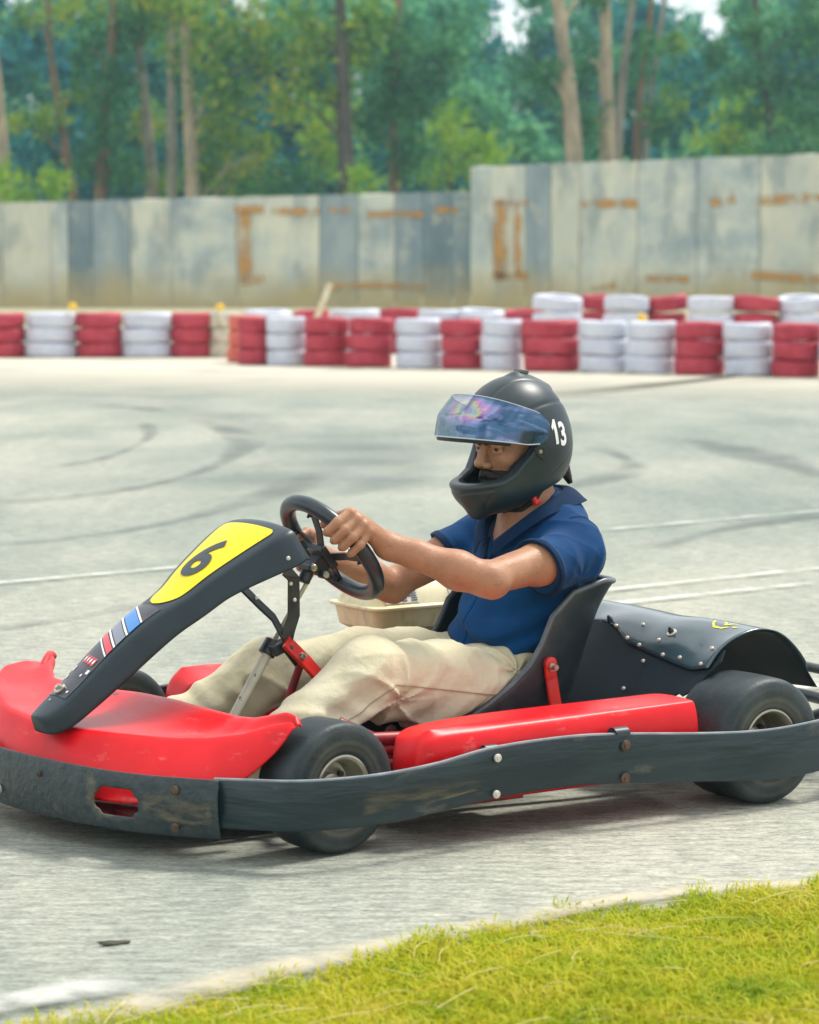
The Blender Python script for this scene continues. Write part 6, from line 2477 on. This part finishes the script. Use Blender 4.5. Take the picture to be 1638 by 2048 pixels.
def legfold(P, hp_, kn, an, sd):
    r = np.linalg.norm(P - kn, axis=1)
    under = kn + V3(-0.045, 0, -0.055)
    ru = np.linalg.norm((P - under) * V3(1, 0.6, 1), axis=1)
    ang = np.arctan2(P[:, 2] - under[2], P[:, 0] - under[0])
    rg_ = (1 - np.abs(np.sin(ang * 3.1 + 9 * ru + 0.9 + 0.8 * np.sin(P[:, 1] * 18)))) ** 2
    d = -np.exp(-(ru / 0.17) ** 2) * (1 - np.exp(-(ru / 0.035) ** 2)) * 0.0125 * rg_
    hh = np.linalg.norm((P - (hp_ + V3(0.03, 0, 0.05))) * V3(1, 0.7, 1), axis=1)
    a2 = np.arctan2(P[:, 2] - hp_[2] - 0.05, P[:, 0] - hp_[0] - 0.03)
    d = d + np.exp(-(hh / 0.10) ** 2) * 0.0085 * np.sin(a2 * 9 + 10 * hh)
    ax_ = (an - kn) / np.linalg.norm(an - kn)
    s = (P - kn) @ ax_
    d = d + 0.0028 * (s > 0.02) * np.clip(s * 14, 0, 1) * np.sin(s * 75 + P[:, 1] * 45 * sd + 2 * np.sin(P[:, 2] * 40))
    ax2 = (kn - hp_) / np.linalg.norm(kn - hp_)
    s2 = (P - hp_) @ ax2
    lowp = np.clip((hp_[2] + 0.19 * s2 - P[:, 2]) * 10 + 0.3, 0, 1)
    d = d + lowp * 0.0065 * np.sin(s2 * 46 + P[:, 2] * 60)
    return d


def trousers(P):
    d1 = leg(P, hpL, knL, anL, 0.006) + legfold(P, hpL, knL, anL, 1)
    d2 = leg(P, hpR, knR, anR, 0.002) + legfold(P, hpR, knR, anR, -1)
    d = smin(d1, d2, 0.02)
    d = smin(d, ell(P, (0.320, 0, 0.205), (0.128, 0.158, 0.105)), 0.04)
    d = smin(d, ell(P, (0.30, 0, 0.28), (0.118, 0.150, 0.07)), 0.03)
    # lifted fly and hip pleats in front of the shirt hem
    d = smin(d, ell(P, (0.425, 0.02, 0.275), (0.035, 0.10, 0.032)), 0.03)
    d = d + 0.0022 * wob(P, 30, 21) + 0.0010 * wob(P, 70, 22) + crease(P, 22, 45, 0.0070) + crease(P, 40, 12, 0.0030)
    # outer side seam, a thin ridge
    for (a, b, c) in ((hpL, knL, anL),):
        u_ = P[:, 2] - np.interp(P[:, 0], [a[0], b[0] - 0.02, b[0] + 0.06, c[0]], [a[2] - 0.012, b[2] - 0.018, b[2] - 0.075, c[2]])
        on = (P[:, 1] > 0.14)
        d = d + on * (0.0016 * np.exp(-(u_ / 0.0026) ** 2) - 0.0016 * np.exp(-((u_ - 0.006) / 0.004) ** 2))
    d = smax(d, P[:, 2] - 0.325 - 4 * np.clip(P[:, 0] - 0.41, 0, 1), 0.01)
    d = smax(d, (P - anL) @ ((anL - knL) / np.linalg.norm(anL - knL)) - 0.03 if False else P[:, 0] - 1.155, 0.004)
    return d


tro = sdf_obj('trousers', trousers, (0.17, -0.30, 0.045), (1.19, 0.32, 0.41), 0.0038, PANTS, person, 1)
# side-seam stitching on the near leg
sp_ = []
for x in np.linspace(0.46, 0.98, 60):
    z = np.interp(x, [hpL[0], knL[0] - 0.02, knL[0] + 0.06, anL[0]], [hpL[2] - 0.012, knL[2] - 0.018, knL[2] - 0.075, anL[2]]) + 0.004
    sp_.append((x, 0.30, z))
q = np.array(sp_)
for _ in range(30):
    d_ = trousers(q) - 0.0008
    q[:, 1] -= np.clip(d_, -0.01, 0.01) * 0.8
MB().tube([tuple(x) for x in q], 0.0009, 5).build('seam', STITCH, tro)


def shoe(P, an, y0):
    q = P - an
    d = ell(q, (0.03, 0, -0.045), (0.060, 0.044, 0.040))
    d = smin(d, cap(q, V3(0.02, 0, -0.05), V3(0.075, 0, 0.045), 0.036, 0.034), 0.03)
    d = smin(d, cap(q, V3(-0.01, 0, -0.01), V3(0.02, 0, -0.05), 0.038, 0.036), 0.03)
    return d


for an, nm in ((anL, 'l'), (anR, 'r')):
    sdf_obj('shoe', lambda P, a=an: shoe(P, a + V3(0.03, 0, 0.012), 0), an - V3(0.08, 0.08, 0.12), an + V3(0.17, 0.08, 0.12), 0.004, SHOE, person, 1)

# ---------------------------------------------------------------- full-face helmet


def h_out(q):
    d = ell(q, (0.002, 0, 0.022), (0.128, 0.114, 0.127))
    d = smin(d, ell(q, (-0.004, 0, -0.030), (0.118, 0.111, 0.110)), 0.04)
    chin = ell(q, (0.058, 0, -0.080), (0.116, 0.094, 0.074))
    chin = smin(chin, cap(q, V3(0.110, -0.020, -0.075), V3(0.110, 0.020, -0.075), 0.050, 0.050), 0.04)
    chin = smin(chin, cap(q, V3(0.115, 0, -0.095), V3(0.134, 0, -0.134), 0.046, 0.021), 0.025)
    d = smin(d, chin, 0.035)
    # roof ridge and crest, lower rear roll
    d = smin(d, cap(q, V3(-0.020, 0, 0.139), V3(-0.095, 0, 0.098), 0.014, 0.016), 0.022)
    return d


def h_shell(q):
    d = h_out(q)
    # crease along the side running from the temple to the back
    zc = 0.085 - 0.35 * (q[:, 0] + 0.02) ** 2 * 6
    d = d + 0.0016 * np.exp(-((q[:, 2] - zc) / 0.004) ** 2) * (q[:, 0] < 0.055)
    # cut underneath: rises to the back
    zb = np.interp(q[:, 0], [-0.14, -0.07, 0.0, 0.08, 0.16], [-0.070, -0.098, -0.118, -0.146, -0.172])
    d = smax(d, zb - q[:, 2], 0.006)
    # narrow V jaw: pare the lower front sides
    jaw = np.abs(q[:, 1]) * 0.86 + (q[:, 0] - 0.05) * 0.30 - (q[:, 2] + 0.150) * 0.55 - 0.078
    d = smax(d, np.where(q[:, 0] > 0.0, jaw, -1.0), 0.014)
    return d


def port(q):
    """eye opening: its lower edge climbs towards the temples"""
    ztop = 0.050
    lowz = np.interp(q[:, 0], [0.020, 0.045, 0.085, 0.115, 0.20], [0.018, -0.014, -0.052, -0.064, -0.070])
    d = np.maximum(q[:, 2] - ztop, lowz - q[:, 2])
    d = np.maximum(d, 0.022 - q[:, 0])
    return d


def helmet(P):
    q = hl(P)
    d = h_shell(q)
    hollow = h_out(q) + 0.020
    d = smax(d, -hollow, 0.004)
    # neck hole
    d = smax(d, -cap(q, V3(-0.005, 0, -0.06), V3(0.005, 0, -0.25), 0.082, 0.088), 0.006)
    d = smax(d, -port(q), 0.005)
    # lip round the port, raised a little
    lip = np.abs(port(q) + 0.0) - 0.0
    d = d - 0.0022 * np.exp(-((port(q) - 0.007) / 0.005) ** 2) * (q[:, 0] > 0.0)
    # grooves: side vent line low on the shell and the front vent
    g1 = np.abs(q[:, 2] - (-0.062 + 0.0 - 0.60 * (q[:, 0] + 0.02))) 
    d = d + 0.0018 * np.exp(-(g1 / 0.0016) ** 2) * (q[:, 0] < 0.02) * (q[:, 0] > -0.125)
    g2 = np.abs(q[:, 2] - (-0.088 + 0.10 * np.abs(q[:, 1])))
    d = d + 0.0022 * np.exp(-(g2 / 0.002) ** 2) * (q[:, 0] > 0.075) * (np.abs(q[:, 1]) < 0.075)
    g3 = np.abs(np.abs(q[:, 1]) - (0.072 - 0.9 * (-0.092 - q[:, 2])))
    d = d + 0.0016 * np.exp(-(g3 / 0.0018) ** 2) * (q[:, 2] < -0.092) * (q[:, 0] > 0.03)
    g4 = np.abs(np.abs(q[:, 1]) - np.interp(q[:, 0], [-0.11, 0.10], [0.052, 0.028]))
    d = d + 0.0020 * np.exp(-(g4 / 0.004) ** 2) * (q[:, 2] > 0.06)
    return d


hel = sdf_obj('helmet', helmet, HC - V3(0.19, 0.15, 0.20), HC + V3(0.215, 0.15, 0.185), 0.0021, HELM, person, 2)
# padded lining
sdf_obj('lining', lambda P: smax(smax(smax(h_out(hl(P)) + 0.019, -(h_out(hl(P)) + 0.030), 0.003), -port(hl(P)) , 0.004), np.interp(hl(P)[:, 0], [-0.14, 0.0, 0.16], [-0.078, -0.112, -0.150]) - hl(P)[:, 2], 0.004),
        HC - V3(0.17, 0.14, 0.18), HC + V3(0.18, 0.14, 0.16), 0.004, mat('black_lining', (0.008, 0.008, 0.009), 0.95), hel, 1)

# visor: a curved shield on side pivots, raised part way
VP = V3(0.030, 0, 0.030)
vr = R(24)


def visor_pt(a, b, off=0.0):
    """a 0..1 round from the far pivot to the near one, b 0 bottom .. 1 top"""
    th = (a * 2 - 1) * R(97)
    e = min(1.0, (1 - abs(a * 2 - 1)) / 0.16)
    e = math.sqrt(max(0.0, 1 - (1 - e) ** 2))
    front = math.cos(th) * 0.5 + 0.5
    hb_ = (0.012 + 0.040 * front) * e
    ht = (0.032 + 0.020 * front) * e
    z = -hb_ + (hb_ + ht) * b
    rx, ry = 0.160 + off, 0.1255 + off
    k = 1 - 1.6 * z * z / 0.0176 * 0.10
    x = rx * math.copysign(abs(math.cos(th)) ** 0.80, math.cos(th)) * k - 0.52 * max(0, z) * front
    y = ry * math.copysign(abs(math.sin(th)) ** 0.85, math.sin(th)) * (1 - 0.25 * max(0, z) * 2)
    xr = x * math.cos(vr) - z * math.sin(vr)
    zr = x * math.sin(vr) + z * math.cos(vr)
    return hw(VP + V3(xr, y, zr))


nu_, nv_ = 72, 12
v, f = grid(lambda a, b: visor_pt(a, b), nu_, nv_)
vis = obj('visor', v, f, VISOR, hel)
ul = vis.data.uv_layers.new(name='coat')
for lp in vis.data.loops:
    i, j = divmod(lp.vertex_index, nv_)
    a = i / (nu_ - 1)
    # unroll the near half from the nose (0) to the pivot (1)
    ul.data[lp.index].uv = ((a - 0.5) * 2, j / (nv_ - 1))
edge_ = [visor_pt(a, 0) for a in np.linspace(0.03, 0.97, 60)]
MB().tube([tuple(x) for x in edge_], 0.0014, 6).build('visor_edge', mat('visor_edge', (0.45, 0.50, 0.52), 0.2, spec=0.8), vis)
seal_ = [visor_pt(a, -0.03, -0.010) for a in np.linspace(0.16, 0.86, 50)]
MB().tube([tuple(x) for x in seal_], 0.0050, 8).build('visor_seal', HELMD, vis)
edge_ = [visor_pt(a, 1) for a in np.linspace(0.06, 0.94, 60)]
MB().tube([tuple(x) for x in edge_], 0.0010, 6).build('visor_edge', MATS['visor_edge'], vis)
# dark gasket brow of the eye port
br_ = []
for y in np.linspace(-0.100, 0.100, 25):
    x = 0.131 * math.sqrt(max(0, 1 - (y / 0.117) ** 2))
    br_.append(tuple(hw((x + 0.002, y, 0.046))))
MB().tube(br_, 0.006, 8).build('port_gasket', HELMD, hel)
# pivot plate + screws
for s in (1,):
    pc = project([hw((0.026, 0.13 * s, 0.030))], helmet, 0.004)[0]
    bolt(hel, pc, tuple(HM @ V3(0, s, 0)), 0.011, HELMD, 'visor_pivot', 0.004)
    pl_o = []
    oc = [(0.010, -0.002), (0.046, 0.000), (0.040, -0.018), (0.016, -0.036), (0.010, -0.03)]
    P0 = project([hw((a, 0.125, b)) for a, b in [(0.020, -0.006), (0.047, -0.004), (0.041, -0.020), (0.024, -0.038)]], lambda q: h_out(hl(q)), 0.003)
    o = obj('ratchet_plate', P0, [(0, 1, 2, 3)], HELMD, hel, False)
    solid(o, 0.003, 0)
    bolt(hel, project([hw((0.031, 0.125, -0.014))], lambda q: h_out(hl(q)), 0.004)[0], tuple(HM @ V3(0.2, s, 0)), 0.0045, STEEL, 'screw', 0.002)
# number 13 on the near side, behind the pivot
for ch, cx, dz in (('1', -0.022, 0.004), ('3', -0.049, 0.002)):
    a13, f13 = text_geo(ch, 0.035)
    a13 = a13 / (a13[:, 1].max() - a13[:, 1].min())
    if ch == '1':
        q1 = [(-0.30, 0.20), (-0.02, 0.5), (0.17, 0.5), (0.17, -0.5), (-0.09, -0.5), (-0.09, 0.17), (-0.22, 0.06)]
        q2 = [(a * 0.75, b, 0) for a, b in q1]
        # split into small pieces so it can follow the shell
        bm_ = bmesh.new()
        bm_.faces.new([bm_.verts.new(p_) for p_ in q2])
        bmesh.ops.triangulate(bm_, faces=bm_.faces)
        for _ in range(3):
            bmesh.ops.subdivide_edges(bm_, edges=bm_.edges, cuts=1, use_grid_fill=True)
        bmesh.ops.triangulate(bm_, faces=bm_.faces)
        bm_.verts.index_update()
        a13 = np.array([tuple(v_.co) for v_ in bm_.verts])
        f13 = [tuple(v_.index for v_ in f_.verts) for f_ in bm_.faces]
        bm_.free()
    tilt = R(-2)
    P0 = []
    for x_, y_, _z in a13:
        # the left side reads towards the back of the head
        X, Y_ = x_ * 0.060 * 0.80, y_ * 0.060
        xr = X * math.cos(tilt) - Y_ * math.sin(tilt)
        yr = X * math.sin(tilt) + Y_ * math.cos(tilt)
        P0.append(hw((cx - xr, 0.125, 0.016 + yr + dz + (cx + 0.035) * 0.25)))
    P0 = project(P0, helmet, 0.0012, 8)
    obj('number_' + {'1': 'one', '3': 'three'}[ch], P0, f13, WHITE, hel)
# scribble on the visor lower front
# chin strap buckle and strap
c = hw((0.020, 0.070, -0.128))
o = MB().box((0, 0, 0), (0.020, 0.010, 0.026)).build('buckle', BUCKLE, hel, bevel=0.003)
o.location = tuple(c)
o.rotation_euler = (0.1, 0.35, 0.2)
MB().tube([hw((0.0, 0.085, -0.09)), hw((0.012, 0.078, -0.112)), c], 0.005, 8).tube([c, hw((0.045, 0.045, -0.148)), hw((0.06, 0.0, -0.155))], 0.006, 8).build('chin_strap', HELMD, hel)
# roof vent
P0 = project([hw((x, y, 0.16)) for x, y in [(-0.028, -0.016), (-0.028, 0.016), (-0.052, 0.018), (-0.052, -0.018)]], helmet, 0.004)
o = obj('roof_vent', P0, [(0, 1, 2, 3)], mat('vent_trim', (0.10, 0.12, 0.12), 0.3), hel, False)
solid(o, 0.006, 0)
# thin humid air between here and the wooded slope
hz_ = MB().box((0, 85, 14), (260, 180, 32)).build('haze', None, None, False)
hm = bpy.data.materials.new('haze_air')
hm.use_nodes = True
for n_ in list(hm.node_tree.nodes):
    hm.node_tree.nodes.remove(n_)
ho = hm.node_tree.nodes.new('ShaderNodeOutputMaterial')
pv = hm.node_tree.nodes.new('ShaderNodeVolumePrincipled')
pv.inputs['Color'].default_value = (0.55, 0.90, 0.95, 1)
pv.inputs['Density'].default_value = 0.0009
pv.inputs['Anisotropy'].default_value = 0.2
hm.node_tree.links.new(pv.outputs[0], ho.inputs['Volume'])
hz_.data.materials.append(hm)
tag(hz_, 'thin humid blue green haze over the far trees', 'haze', kind='stuff')
